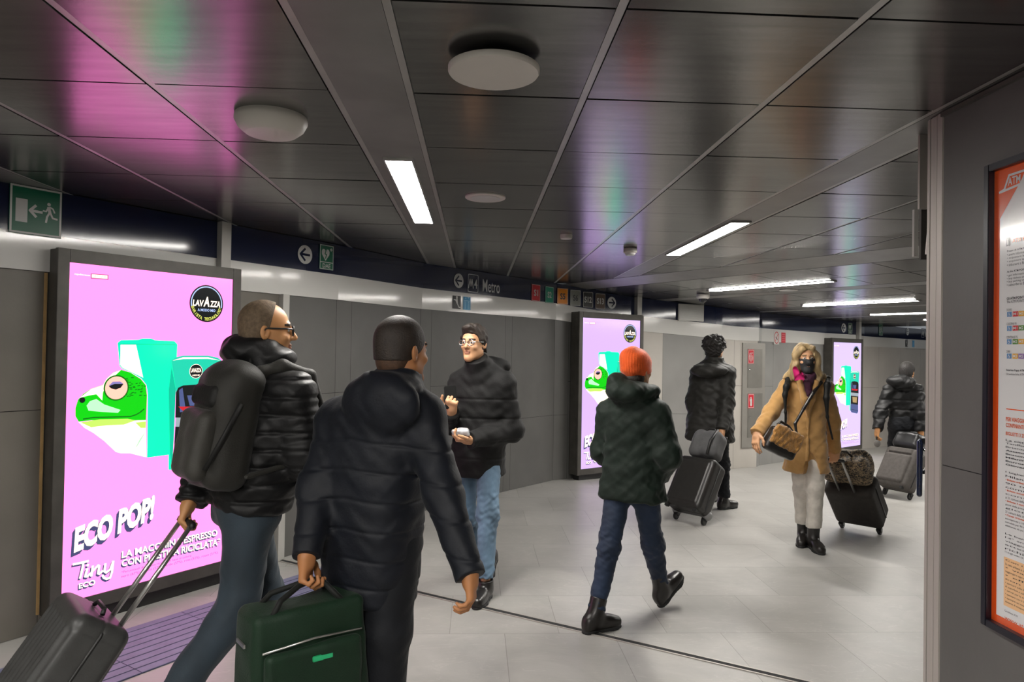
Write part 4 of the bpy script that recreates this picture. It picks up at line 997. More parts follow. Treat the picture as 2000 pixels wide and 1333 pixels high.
        Kz = np.array([s.K[0], s.K[1]]); fw = wob(fold, 16, seed, (1, 1, 2.2)); fw2 = wob(fold*.7, 42, seed+4, (1, 1, 2.4)); An = np.array(s.A)
        def dsp(X):
            near = np.exp(-np.minimum(np.linalg.norm(X-Kz[0], axis=1), np.linalg.norm(X-Kz[1], axis=1))**2/.015)+.9*np.exp(-np.minimum(np.linalg.norm(X-An[0], axis=1), np.linalg.norm(X-An[1], axis=1))**2/.012)
            return fw(X)*(.6+.6*near)+fw2(X)*(.35+1.0*near)
        v.disp(dsp); return s.part(v, name, m, label)
    def shoes(s, m, sole, shaft=.0, L=.27, chunky=0., names='shoe', rs=.052, label=None):
        for i in (0, 1):
            a, t = np.asarray(s.A[i]), unit(s.T[i]); leg = unit(s.K[i]-a); up = unit(A(0, 0, 1)-t*t[2]); sd = np.cross(t, up)
            g = a-up*.088                          # ground below the ankle
            lo, hi = s.bounds([g-t*.12, g+t*.24, a+leg*(shaft+.08)], .09); v = Vol(lo, hi, min(s.h, .005))
            heel = g-t*.055+up*.045; toe = g+t*(L-.11)+up*.034
            v.loft([(g-t*.085+up*.045, .034, .045), (g+t*.03+up*.045, .037, .047), (g+t*.10+up*.040, .047, .042), (g+t*(L-.11)+up*.034, .043, .036), (g+t*(L-.060)+up*.028, .028, .026)], sd, .02, p=2.6, rd=.025)
            v.cone(a-t*.012-up*.02, a+leg*(.03+shaft), .046, rs, .04, cut=True)
            v.half(g, -up)
            o = s.part(v, names, m, label)
            w_ = Vol(lo, hi, .005); th = .014+chunky
            pl = [(g-t*.054, .034), (g-t*.03, .038), (g+t*.03, .037), (g+t*.10, .048), (g+t*(L-.12), .044), (g+t*(L-.088), .030)]
            for (p0, r0), (p1, r1) in zip(pl[:-1], pl[1:]): w_.cone(p0, p1, r0, r1, .01)
            w_.half(g+up*th, up).half(g-up*.004, -up); w_.build('sole', sole, o)
    def hair(s, m, fn, name='hair', pad=.16, h=None, label=None):
        lo, hi = s.bounds([s.C], pad); v = Vol(lo-A(0, 0, .12), hi, h or min(s.h, .005)); fn(v); return s.part(v, name, m, label)
    def cap_hair(s, v, g=.010, line=.045, back=-.06, temple=.0):
        """hair over the skull: cut by a plane from the forehead line down to the nape"""
        q = s.hs; v.ell(s.hp(0, -.016, .038), (s.hR, s.hF, s.hU), (.078*q+g, .097*q+g, .088*q+g), .01)
        v.ell(s.hp(0, -.055, -.03), (s.hR, s.hF, s.hU), (.062*q+g, .05*q+g, .07*q+g), .03)
        n = unit(s.hF*.80-s.hU*.60); v.half(s.hp(0, .070, line), n)
        v.half(s.hp(0, 0, back-.03), -s.hU)
    def glasses(s, m, tk=1.):
        mb = MB(); q = s.hs
        for e in (-1, 1):
            c = s.hp(e*.034, .102, .002); pts = [c+s.hR*q*.025*math.cos(a)+s.hU*q*.019*math.sin(a) for a in np.linspace(0, 2*math.pi, 21)]
            mb.tube(pts, .0025*q*tk, 6, caps=False); mb.tube([s.hp(e*.058, .100, .008), s.hp(e*.078, .07, .010), s.hp(e*.084, -.005, .010), s.hp(e*.080, -.02, -.005)], .0024*q*tk, 6)
        mb.tube([s.hp(-.010, .103, .006), s.hp(0, .106, .009), s.hp(.010, .103, .006)], .0022*q, 6)
        return mb.build('glasses', m, s.obj, smooth=True)
def cloth(name, c, rough=.75, sheen=.15, b=(90, .12), **k): return mat(name, c, rough, noise=k.get('noise', (14, .15)), bump=b, sheen=sheen, spec=k.get('spec', .3))

# ------------------------------------------------------------------ the people
def Q3(v, z): return A(v[0], v[1], z)
def planted(p, e=0.): return A(p[0], p[1], floorz(p[0], p[1])+.09+e)
BRN = mat('brow_dark', (.03, .018, .012), .8, noise=(40, .3)); BRL = mat('brow_light', (.16, .10, .05), .8, noise=(40, .3))
SKA, SKB, SKC = skin('warm', (.56, .27, .11)), skin('tan', (.40, .17, .065)), skin('fair', (.60, .32, .17))
JBLK = cloth('coat_black', (.0065, .0065, .007), .5, .03); JNAVY = cloth('coat_navy', (.0036, .0050, .0092), .6, .05); JGRN = cloth('coat_green', (.0075, .016, .0105), .7, .06)
JBRN = cloth('parka_black', (.016, .0155, .0135), .6, .05); CAMEL = cloth('coat_camel', (.42, .235, .085), .85, .4); TBLK = cloth('trousers_dark', (.0045, .0055, .008), .75, .05)
def denim(n, c, f): return mat(n, c, .8, noise=(7, f, (1, 1, .5)), bump=(240, .12), sheen=.1)
DEN1, DEN2, DEN3 = denim('denim_dark', (.020, .032, .044), .35), denim('denim_light', (.13, .21, .30), .45), denim('denim_blue', (.010, .021, .048), .35)
WPANT = cloth('trousers_white', (.60, .56, .50), .8, .1)
LEA, SOL = mat('leather_black', (.014, .012, .011), .32, noise=(30, .2), bump=(60, .05)), mat('sole_black', (.012, .012, .012), .7, noise=(30, .2))
HAIRD, HAIRK, HAIRB = mat('hair_dark', (.020, .013, .009), .6, noise=(60, .4, (1, 1, .3)), bump=(160, .4)), mat('hair_black', (.010, .008, .007), .65, noise=(60, .4), bump=(120, .5)), mat('hair_blond', (.36, .25, .12), .5, noise=(26, .45, (1, 1, .25)), bump=(130, .5, (1, 1, .2)))
HAIRS = mat('hair_cropped', (.13, .088, .052), .75, noise=(70, .3), bump=(200, .3))
Z3 = A(0, 0, 1)
def near_any(x): return x

# 1 - walker with a backpack, pulling a trolley, left
F1 = unit(A(.70, .71, 0))
m1 = Person('person in black puffer jacket and dark jeans, glasses and cropped hair, wearing a backpack', .0045, SKA, 1.0,
  C=P(522, 647, 3.0), F=F1, hF=A(.93, .36, -.02), N=P(510, 722, 3.0), brow=BRN,
  S=[P(462, 764, 3.13), P(573, 770, 2.87)], E=[P(416, 880, 3.14), P(596, 888, 2.88)], W=[P(372, 978, 3.02), P(658, 930, 3.08)],
  H=[P(472, 985, 3.07), P(490, 990, 2.93)], K=[A(-1.06, 3.15, .50), P(466, 1182, 2.88)], A=[A(-.97, 3.26, .09), P(312, 1400, 2.60)],
  T=[A(.7, .7, 0), A(.55, .50, -.66)], hands=[(A(-.28, -.30, -.95), A(.75, .2, -.2), A(.3, .9, 0), .95), (A(.8, .4, -.3), A(0, .5, -.6), A(0, .3, 1), .5)])
q1 = lambda n: (lambda t: 0)
m1.jacket('jacket', JBLK, [(P(512, 735, 3.0), .15, .10), (P(518, 792, 3.0), .215, .150), (P(513, 860, 3.0), .222, .160), (P(500, 930, 3.0), .22, .160), (P(482, 990, 3.0), .205, .150)],
  rsl=(.088, .082, .064), sleeve_quilt=.062, quilt=grooves([1.47, 1.40, 1.33, 1.26, 1.19, 1.12, 1.05, .98], .008, .009), fold=.005,
  hood=lambda v: (v.ell(P(494, 686, 3.0), (m1.R, m1.F, Z3), (.138, .128, .086), .04), v.ell(P(530, 700, 2.98), (m1.R, m1.F, Z3), (.10, .10, .05), .03), v.ell(P(508, 640, 3.0), (m1.R, m1.F, Z3), (.088, .105, .07), .02, 's')))
m1.trousers(DEN1, (.100, .078, .066), .006); m1.shoes(LEA, SOL)
m1.hair(HAIRS, lambda v: (m1.cap_hair(v, .006, .078, -.07), v.half(m1.hp(0, .028, .10), unit(m1.hF-m1.hU*.25)))); m1.glasses(M['black'], 1.5)

# 2 - walker in a long navy quilted coat, from behind, carrying a green bag
F2 = unit(A(.45, .90, 0))
m2 = Person('person in long dark navy quilted coat seen from behind, in the centre foreground', .0045, SKB, 1.02,
  C=P(786, 686, 2.7), F=F2, hF=A(.62, .78, -.05), N=P(774, 764, 2.7), brow=BRN,
  S=[P(662, 822, 2.78), P(824, 812, 2.64)], E=[P(620, 952, 2.66), P(864, 962, 2.52)], W=[P(600, 1082, 2.50), P(917, 1120, 2.37)],
  H=[P(702, 1045, 2.76), P(768, 1045, 2.67)], K=[A(-.59, 2.97, .53), P(752, 1240, 2.62)], A=[A(-.58, 3.14, .09), A(-.47, 2.60, .12)],
  T=[A(.45, .9, 0), A(.45, .85, -.2)], hands=[(A(-.02, -.1, -1), A(.9, -.1, 0), A(.4, .9, 0), .95), (A(.12, -.22, -1), A(-.75, .1, 0), A(-.1, .9, 0), .6, .9)])
m2.jacket('coat', JNAVY, [(P(772, 762, 2.7), .11, .09), (P(742, 812, 2.71), .190, .145), (P(738, 845, 2.71), .208, .155), (P(733, 900, 2.71), .205, .165), (P(729, 1000, 2.7), .195, .165), (P(725, 1090, 2.7), .185, .162), (P(721, 1166, 2.7), .178, .155)],
  rsl=(.080, .068, .050), quilt=grooves([1.27, 1.165, 1.06, .955, .85, .75], .0042, .006, bend=.10, side=m2.R, c=Q3(P(730, 900, 2.7), 0)), fold=.003,
  hood=lambda v: (v.cone(P(776, 772, 2.68), P(786, 722, 2.69), .085, .078, .03, cut=True), v.ell(P(742, 788, 2.575), (m2.R, m2.F, Z3), (.165, .070, .115), .025), v.ell(P(760, 752, 2.63), (m2.R, m2.F, Z3), (.125, .09, .05), .03)))
m2.trousers(TBLK, (.104, .092, .085), .004, seat=(.15, .12)); m2.shoes(LEA, SOL)
m2.hair(HAIRD, lambda v: m2.cap_hair(v, .007, .05, -.005))
m2.hair(mat('hair_fade', (.075, .038, .020), .7, noise=(70, .3), bump=(200, .2)), lambda v: m2.cap_hair(v, .002, .045, -.085), 'hair_fade')

# 3 - man in a black jacket and light jeans coming towards the viewer
F3 = unit(A(-.25, -.97, 0))
m3 = Person('person in black hooded jacket and light blue jeans walking towards the viewer with phone raised', .005, SKC, .98,
  C=P(925, 671, 4.85), F=F3, hF=A(-.42, -.9, -.03), N=P(938, 716, 4.9), brow=BRN,
  S=[P(984, 750, 4.85), P(900, 748, 4.95)], E=[P(1001, 842, 4.86), P(874, 826, 4.88)], W=[P(920, 860, 4.62), P(880, 806, 4.66)],
  H=[P(956, 885, 4.86), P(910, 885, 4.93)], K=[P(953, 1003, 4.72), P(908, 1008, 4.86)], A=[planted(P(948, 1140, 4.6)), P(957, 1086, 5.10)],
  T=[A(-.25, -.95, 0), A(-.2, -.78, -.55)], hands=[(A(-.9, -.3, .05), A(.1, .2, 1), A(0, -1, 0), .75), (A(.10, -.55, .75), A(.25, .8, .6), A(-1, 0, .2), 1.45)])
m3.jacket('jacket', cloth('jacket_matt_black', (.0075, .0075, .0075), .72, .04), [(P(938, 724, 4.9), .105, .09), (P(941, 768, 4.9), .185, .135), (P(936, 850, 4.9), .182, .142), (P(932, 928, 4.9), .192, .155)],
  rsl=(.080, .074, .058), fold=.0035, seed=5, quilt=grooves([1.27, 1.14, 1.0, .87], .004, .008),
  hood=lambda v: (v.cone(P(934, 722, 4.87), P(930, 700, 4.83), .085, .078, .03, cut=True), v.ell(P(958, 716, 4.99), (m3.R, m3.F, Z3), (.145, .09, .068), .03)))
m3.trousers(DEN2, (.088, .068, .054), .006, seed=7, seat=(.145, .105)); m3.shoes(LEA, SOL)
def h3(v):
    m3.cap_hair(v, .014, .062, -.03)
    v.ell(m3.hp(0, .055, .105), (m3.hR, m3.hF, m3.hU), (.055, .045, .03), .02); v.disp(wob(.006, 75, 3))
m3.hair(HAIRD, h3); m3.glasses(M['chrome'])

# 4 - walker in an orange beanie
F4 = unit(A(.55, .83, 0))
m4_ = Person('person in bright orange beanie, dark green jacket and blue jeans, walking away in mid stride', .005, SKC, .95,
  C=P(1244, 722, 4.3), F=F4, hF=A(.7, .7, 0), N=P(1237, 768, 4.3), brow=BRN,
  S=[P(1191, 808, 4.41), P(1284, 810, 4.2)], E=[P(1176, 880, 4.47), P(1307, 892, 4.13)], W=[P(1203, 915, 4.56), P(1290, 928, 4.36)],
  H=[P(1211, 935, 4.35), P(1256, 935, 4.26)], K=[P(1189, 1072, 4.2), P(1275, 1065, 4.36)], A=[planted(P(1163, 1200, 4.1)), P(1291, 1148, 4.45)],
  T=[A(.74, .42, 0), A(.62, .45, .60)], hands=[(A(.75, .4, -.4), A(-.3, -.6, 0), A(0, 0, 1), .5, .8), (A(.1, .6, -.4), A(-.8, -.1, 0), A(0, 0, 1), .5, .8)])
m4_.jacket('jacket', JGRN, [(P(1237, 778, 4.3), .105, .09), (P(1238, 816, 4.3), .178, .125), (P(1236, 872, 4.3), .172, .122), (P(1235, 926, 4.3), .19, .135), (P(1235, 977, 4.3), .212, .15)],
  rsl=(.074, .072, .060), fold=.005, seed=11, fs=26,
  hood=lambda v: (v.ell(P(1222, 765, 4.22), (m4_.R, m4_.F, Z3), (.130, .10, .070), .03), v.ell(P(1206, 745, 4.27), (m4_.R, m4_.F, Z3), (.06, .07, .055), .04), v.ell(P(1258, 764, 4.25), (m4_.R, m4_.F, Z3), (.10, .09, .05), .03)))
m4_.trousers(DEN3, (.086, .064, .050), .005, seed=13); m4_.shoes(LEA, SOL, shaft=.07, L=.24, chunky=.004, names='boot', rs=.05)
def beanie(v):
    v.ell(m4_.hp(0, -.012, .030), (m4_.hR, m4_.hF, m4_.hU), (.090, .108, .104), .01)
    v.ell(m4_.hp(.0, -.065, .075), (m4_.hR, m4_.hF, m4_.hU), (.062, .050, .052), .05)
    v.half(m4_.hp(0, 0, -.030), -unit(m4_.hU*.95+m4_.hF*-.25))
    a = m4_.hU
    v.disp(lambda X: -.004*np.exp(-(((X-m4_.C)@a+.012)/.02)**2)+.0012*np.sin(np.arctan2((X-m4_.C)@m4_.hR, (X-m4_.C)@m4_.hF)*44)+wob(.004, 26, 2)(X))
m4_.hair(mat('knit_orange', (.80, .105, .008), .85, noise=(9, .25), bump=(150, .3), sheen=.5), beanie, 'beanie')
def h4(v):
    v.ell(m4_.hp(0, -.04, -.055), (m4_.hR, m4_.hF, m4_.hU), (.072, .06, .05), .02); v.half(m4_.hp(0, .02, 0), m4_.hF)
m4_.hair(HAIRD, h4)

# 5 - curly haired walker with a trolley
F5 = unit(A(.5, .87, 0))
m5 = Person('person with dark curly hair and long black hooded parka, pulling a trolley away from viewer', .006, SKC, 1.0,
  C=P(1397, 681, 7.4), F=F5, hF=A(.6, .8, 0), N=P(1393, 707, 7.42), brow=BRN,
  S=[P(1364, 730, 7.5), P(1421, 729, 7.32)], E=[P(1353, 786, 7.52), P(1420, 787, 7.24)], W=[P(1360, 836, 7.48), P(1410, 838, 7.10)],
  H=[P(1380, 838, 7.45), P(1406, 838, 7.36)], K=[P(1390, 905, 7.65), P(1411, 910, 7.44)], A=[planted(P(1393, 965, 7.85)), planted(P(1414, 974, 7.44))],
  T=[A(.6, .75, 0), A(.8, .55, 0)], hands=[(A(.1, 0, -1), A(.8, 0, 0), A(0, 1, 0), .4), (A(-.1, -.1, -1), A(-.8, -.3, 0), A(.3, .9, 0), .95)])
m5.jacket('parka', JBRN, [(P(1393, 712, 7.42), .115, .09), (P(1392, 748, 7.42), .190, .135), (P(1389, 800, 7.42), .215, .155), (P(1386, 863, 7.42), .262, .19)],
  rsl=(.080, .072, .060), fold=.006, seed=15, hood=lambda v: (v.ell(P(1385, 724, 7.28), (m5.R, m5.F, Z3), (.185, .10, .07), .03), v.cone(P(1394, 712, 7.38), P(1396, 698, 7.38), .09, .085, .03, cut=True)))
m5.trousers(TBLK, (.092, .07, .062), .006, seed=17); m5.shoes(LEA, SOL, chunky=.006, shaft=.03)
def h5(v):
    ax = (m5.hR, m5.hF, m5.hU)
    v.ell(m5.hp(0, -.03, .040), ax, (.108, .118, .108), .02); v.ell(m5.hp(0, -.06, -.03), ax, (.085, .065, .075), .03)
    r = np.random.RandomState(3)
    for _ in range(70):
        d = unit(r.normal(size=3)); d[2] = abs(d[2]) if r.rand() < .7 else d[2]
        p = m5.hp(0, -.03, .03)+d*A(.110, .115, .105); v.ell(p, ax, (.02, .02, .02), .012)
    v.half(m5.hp(0, .075, .02), unit(m5.hF-m5.hU*.6)); v.disp(wob(.005, 90, 5))
m5.hair(HAIRK, h5)

# 6 - woman in a camel coat
F6 = unit(A(-.2, -.98, 0))
m6 = Person('person with long blond hair, black face mask and camel coat, walking towards the viewer', .005, SKC, .96,
  C=P(1573, 701, 5.95), F=F6, hF=A(-.12, -.98, -.05), N=P(1575, 738, 6.0), brow=BRL,
  S=[P(1610, 759, 5.97), P(1539, 757, 6.03)], E=[P(1626, 826, 6.05), P(1505, 806, 5.95)], W=[P(1630, 880, 6.12), P(1479, 846, 5.8)],
  H=[P(1594, 866, 5.98), P(1559, 865, 6.03)], K=[P(1592, 955, 5.93), P(1566, 955, 6.06)], A=[planted(P(1589, 1049, 5.92)), planted(P(1569, 1038, 6.1))],
  T=[A(-.05, -1, 0), A(-.45, -.85, 0)], hands=[(A(.05, .1, -1), A(.2, .9, 0), A(-.9, .2, 0), .95), (A(-.25, -.3, -.9), A(.7, .3, -.2), A(-.3, -.9, 0), .35)])
def coatx(v):
    for k, (a, b) in enumerate((((1563, 748), (1578, 812)), ((1592, 748), (1579, 812)))):      # lapels
        v.chain([P(*a, 5.89), P((a[0]+b[0])/2, (a[1]+b[1])/2, 5.865), P(*b, 5.875)], [.028, .030, .012], .012)
    v.cone(P(1579, 812, 5.882), P(1577, 915, 5.870), .010, .010, .008)
    v.chain([P(1582, 884, 5.875), P(1584, 908, 5.885), P(1588, 955, 5.885)], [.008, .052, .088], .008, 's')
m6.jacket('coat', CAMEL, [(P(1575, 746, 6.0), .10, .085), (P(1574, 778, 6.0), .158, .115), (P(1575, 835, 6.0), .152, .118), (P(1575, 880, 6.0), .165, .128), (P(1574, 923, 6.0), .186, .138)],
  rsl=(.068, .062, .054), fold=.005, seed=19, extra=coatx, hood=lambda v: v.ell(P(1576, 744, 6.04), (m6.R, m6.F, Z3), (.12, .09, .04), .03))
m6.trousers(WPANT, (.084, .066, .063), .003, cut=.085, seed=21, seat=(.13, .10)); m6.shoes(LEA, SOL, shaft=.10, L=.26, chunky=.018, names='boot', rs=.052)
def h6(v):
    ax = (m6.hR, m6.hF, m6.hU)
    v.ell(m6.hp(0, -.025, .040), ax, (.092, .108, .094), .02); v.ell(m6.hp(0, -.055, -.06), ax, (.098, .060, .11), .04)
    for e in (-1, 1):
        v.chain([m6.hp(e*.045, .055, .090), m6.hp(e*.080, .035, .03), m6.hp(e*.088, .02, -.06), m6.hp(e*.105, .01, -.15), m6.hp(e*.125, .00, -.20)], [.026, .028, .032, .030, .016], .025)
        v.chain([m6.hp(e*.09, -.02, -.08), m6.hp(e*.14, -.03, -.15), m6.hp(e*.175, -.02, -.175)], [.03, .026, .010], .02)
        v.chain([m6.hp(e*.07, .035, -.10), m6.hp(e*.085, .05, -.17), m6.hp(e*.07, .06, -.22)], [.022, .02, .008], .02)
    v.ell(m6.hp(0, .095, -.02), ax, (.058, .05, .085), .02, 's'); v.ell(m6.hp(0, .10, .035), ax, (.05, .04, .04), .02, 's'); v.disp(wob(.007, 48, 5, (1.5, 1.5, .5)))
m6.hair(HAIRB, h6, pad=.24)
def mask(v):
    q = m6.hs; m6.head(v, .007, False); v.cone(m6.hp(0, .100, .0), m6.hp(0, .120, -.035), .012, .016, .03); v.half(m6.hp(0, .055, 0), -m6.hF)
    v.half(m6.hp(0, .10, -.004), unit(m6.hU+m6.hF*.15))
m6.hair(mat('mask_black', (.012, .012, .014), .7, noise=(40, .2), bump=(200, .2)), mask, 'face_mask')
def scarf(v):
    v.ell(P(1578, 735, 5.93), (m6.R, m6.F, Z3), (.075, .075, .045), .02)
    v.chain([P(1552, 722, 5.83), P(1560, 738, 5.80), P(1574, 738, 5.82)], [.028, .030, .018], .03)
    v.chain([P(1578, 748, 5.88), P(1578, 775, 5.875)], [.04, .022], .03); v.disp(wob(.005, 50, 8))
def scpick(X):
    u = np.array([FPX*((x-CP)@CR)/((x-CP)@CF)+1000 for x in X]) if False else X@m6.R
    c = P(1571, 735, 5.85)@m6.R; return ((u > c) & (X[:, 2] > P(1570, 746, 5.85)[2])).astype(int)
vs_ = Vol(m6.N-.16, m6.N+A(.16, .16, .16), .005); scarf(vs_); m6.part(vs_, 'scarf', [cloth('scarf_plum', (.05, .012, .03)), cloth('scarf_magenta', (.50, .010, .13))], pick=scpick)

# 7 - walker at the far right
F7 = unit(A(.35, .94, 0))
m7 = Person('person in black puffy hooded jacket walking away at far right with dark grey luggage', .007, SKA, .95,
  C=P(1772, 727, 8.95), F=F7, hF=A(.75, .66, 0), N=P(1766, 747, 9.0), brow=BRN,
  S=[P(1738, 764, 9.05), P(1789, 764, 8.93)], E=[P(1720, 804, 9.0), P(1796, 806, 8.85)], W=[P(1714, 838, 8.9), P(1798, 842, 8.8)],
  H=[P(1753, 830, 9.0), P(1776, 830, 8.95)], K=[P(1746, 886, 9.12), P(1770, 886, 9.0)], A=[planted(P(1745, 940, 9.25)), planted(P(1766, 940, 9.12))],
  T=[A(.35, .9, 0), A(.35, .9, 0)], hands=[(A(-.1, 0, -1), A(.8, 0, 0), A(0, 1, 0), .5), (A(.05, -.05, -1), A(-.8, -.2, 0), A(0, .9, 0), .95)])
m7.jacket('jacket', JBLK, [(P(1765, 749, 9.0), .105, .09), (P(1764, 774, 9.0), .175, .13), (P(1765, 800, 9.0), .172, .14), (P(1765, 827, 9.0), .165, .13)],
  rsl=(.082, .078, .062), fold=.007, seed=23, quilt=grooves([1.18, 1.06, .94, .82], .008, .012),
  hood=lambda v: v.ell(P(1760, 746, 8.88), (m7.R, m7.F, Z3), (.17, .12, .085), .03))
m7.trousers(TBLK, (.098, .08, .066), .007, seed=25); m7.shoes(LEA, SOL)
m7.hair(HAIRK, lambda v: m7.cap_hair(v, .014, .06, -.06))

# ------------------------------------------------------------------ luggage
CASEG, CASEK, CASEB, CASET = mat('case_grey', (.050, .050, .049), .42, noise=(20, .15), bump=(140, .08)), mat('case_black', (.016, .015, .014), .40, noise=(20, .2), bump=(140, .08)), mat('case_fabric', (.026, .022, .019), .8, noise=(30, .2), bump=(220, .25)), mat('case_taupe', (.075, .066, .060), .75, noise=(30, .15), bump=(220, .2))
def suitcase(label, wm, hd, w, d, h, mats, ribs=0, pocket=False, corners=None, wheels=2, turn=0., res=.006):
    up = unit(hd-wm); fr_ = unit(Z3-up*up[2]); L = np.linalg.norm(hd-wm)
    if turn:
        c, s_ = math.cos(turn), math.sin(turn); wd0 = np.cross(up, fr_); fr_ = fr_*c+wd0*s_
    wd = np.cross(up, fr_)
    t = thing('suitcase', wm-A(0, 0, wm[2]-floorz(*wm[:2])), label, 'suitcase')
    c = wm+up*(.035+h/2)+fr_*(d/2-.02)
    v = Vol(c-np.abs(wd)*w/2-np.abs(up)*h/2-np.abs(fr_)*d/2-.04, c+np.abs(wd)*w/2+np.abs(up)*h/2+np.abs(fr_)*d/2+.04, res)
    def md(a, b, e):
        o = 0
        if ribs: o = np.where(np.abs(b) < h/2-.06, .004*np.cos(a*2*math.pi*ribs/w), 0)
        return o+.004*np.exp(-((e-.0)/.004)**2)
    v.box(c, (wd, up, fr_), (w/2, h/2, d/2), .045, .01, mod=md)
    if pocket: v.box(c-up*h*.07+fr_*d/2, (wd, up, fr_), (w*.40, h*.36, .035), .03, .012); v.box(c+up*h*.40+fr_*d/2, (wd, up, fr_), (w*.36, .035, .018), .015, .012)
    elif ribs == 0: v.box(c+fr_*(d/2-.004), (wd, up, fr_), (w*.38, h*.40, .012), .01, .004)
    o = v.build('shell', mats[0], t)
    MB().tube([c+wd*w*.5*sx+up*h*.46*sy for sx, sy in ((-.9, -1), (-1.005, -.9), (-1.005, .9), (-.9, 1), (.9, 1), (1.005, .9), (1.005, -.9), (.9, -1), (-.9, -1))], .006, 8, caps=False).build('zip_band', mats[1], t, smooth=True)
    s_ = -.02+.025
    for e in (-1, 1):
        b_ = c+up*h/2+fr_*(-d/2+.03)+wd*e*.065; MB().tube([b_-up*.05, hd+wd*e*.065-up*.008], .0100, 10).build('pole', M['alu'], t, smooth=True)
    MB().tube([hd-wd*.085-up*.012, hd-wd*.08, hd-wd*.04+up*.003, hd+wd*.04+up*.003, hd+wd*.08, hd+wd*.085-up*.012], [.010, .014, .015, .015, .014, .010], 12).build('handle', M['black'], t, smooth=True)
    MB().tube([c+up*(h/2+.004)+fr_*0+wd*-.07, c+up*(h/2+.022)+wd*-.05, c+up*(h/2+.022)+wd*.05, c+up*(h/2+.004)+wd*.07], .009, 8).build('carry_handle', M['black'], t, smooth=True)
    for e in (-1, 1):
        p = wm+wd*e*(w/2-.045); MB().lathe(p-wd*.014, [(.030, 0), (.034, .004), (.034, .024), (.030, .028)], wd, 20).build('wheel', M['black'], t, autosmooth=True)
        MB().box(p+up*.025, wd*.022, up*.022, fr_*.026).build('wheel_housing', M['black'], t, bevel=.006)
        if corners is not None:
            q = Vol(p-.12, p+.12, .005); q.ell(p+up*.065+fr_*.0+wd*e*.012, (wd, up, fr_), (.05, .05, .05), .01); q.build('corner_guard', corners, t)
        if wheels == 4 or True:
            p2 = p+fr_*(d-.05); MB().box(p2+up*.026, wd*.02, up*.016, fr_*.02).build('foot', M['black'], t, bevel=.005)
    return t, dict(c=c, up=up, fr=fr_, wd=wd, h=h, w=w, d=d)
def grip(pn, i): return pn.W[i]+unit(pn.hands[i][0])*.088+unit(pn.hands[i][1])*.020
def wheel_at(p): return A(p[0], p[1], floorz(p[0], p[1])+.036)
g1 = grip(m1, 0); suitcase('dark grey ribbed hard suitcase in the lower left corner, pulled by the backpack wearer', wheel_at(A(g1[0]-.43, g1[1]-.38, 0)), g1, .37, .23, .54, [CASEG, M['black']], ribs=9)
g5 = grip(m5, 1); _, i5 = suitcase('black suitcase with grey corner guards, pulled by the curly haired walker in the parka', wheel_at(Pz(1347, 1021, .0)), g5, .40, .24, .52, [CASEK, M['black']], corners=mat('guard_grey', (.22, .22, .22), .35, .4, noise=(20, .1)))
g6 = grip(m6, 0); _, i6 = suitcase('dark brown black fabric suitcase trailing behind the woman in the camel coat', wheel_at(Pfloor(1681, 1039)), g6, .42, .25, .50, [CASEB, M['black']], pocket=True)
g7 = grip(m7, 1); _, i7 = suitcase('soft taupe grey suitcase with front pocket at far right beside the navy bar', wheel_at(Pfloor(1752, 972)), g7, .42, .24, .50, [CASET, M['black']], pocket=True)
def soft_bag(name, label, cat, c, ax, hs, rd, m, seed=1, fold=.008, extra=None, taper=0., res=.006, fs=18):
    v = Vol(c-sum(np.abs(ax[i])*hs[i] for i in range(3))*1.3-.05, c+sum(np.abs(ax[i])*hs[i] for i in range(3))*1.3+.05, res)
    v.box(c, ax, hs, rd, .02, mod=(lambda a, b, e: taper*(b+hs[1]*.0)) if taper else None)
    if extra: extra(v)
    v.disp(wob(fold, fs, seed)); 
    lo = c-ax[1]*hs[1]
    t = thing(name, lo, label, cat); v.build('body', m, t); return t
# grey bag on the curly walker's case
c5 = i5['c']+i5['up']*(i5['h']/2+.16)+i5['fr']*.03
t = soft_bag('travel_bag', 'grey fabric bag strapped on top of the black suitcase with grey corners', 'bag', c5, (i5['wd'], i5['up'], i5['fr']), (.155, .145, .10), .07, cloth('bag_grey', (.085, .085, .088)), 31, .010)
MB().tube([c5+i5['wd']*.10+i5['fr']*.11-i5['up']*.14, c5+i5['wd']*.10+i5['fr']*.13, c5+i5['wd']*.09+i5['fr']*.06+i5['up']*.15], .013, 8).build('strap', M['black'], t, smooth=True)
MB().tube([c5-i5['wd']*.05+i5['fr']*.03+i5['up']*.14, c5-i5['wd']*.03+i5['fr']*.03+i5['up']*.17, c5+i5['wd']*.03+i5['fr']*.03+i5['up']*.17, c5+i5['wd']*.05+i5['fr']*.03+i5['up']*.14], .008, 8).build('handle', M['black'], t, smooth=True)
# patterned bag on the woman's case
def leopard():
    m = bpy.data.materials.new('animal_print'); m.use_nodes = True; nt = m.node_tree; b = nt.nodes['Principled BSDF']; N = nt.nodes.new; Lk = nt.links.new
    tc = N('ShaderNodeTexCoord'); n = N('ShaderNodeTexNoise'); n.inputs['Scale'].default_value = 34; n.inputs['Detail'].default_value = 3; n.inputs['Distortion'].default_value = 1.6
    mp = N('ShaderNodeMapping'); mp.inputs['Scale'].default_value = (1, 1, 1.8); mp.inputs['Rotation'].default_value = (0, .5, 0); Lk(tc.outputs['Object'], mp.inputs[0]); Lk(mp.outputs[0], n.inputs['Vector'])
    r = N('ShaderNodeValToRGB'); e = r.color_ramp.elements; e[0].position = .44; e[0].color = (.012, .010, .008, 1); e[1].position = .60; e[1].color = (.30, .22, .13, 1)
    Lk(n.outputs[0], r.inputs[0]); Lk(r.outputs[0], b.inputs['Base Color']); b.inputs['Roughness'].default_value = .7; return m
c6 = i6['c']+i6['up']*(i6['h']/2+.165)+i6['fr']*.05
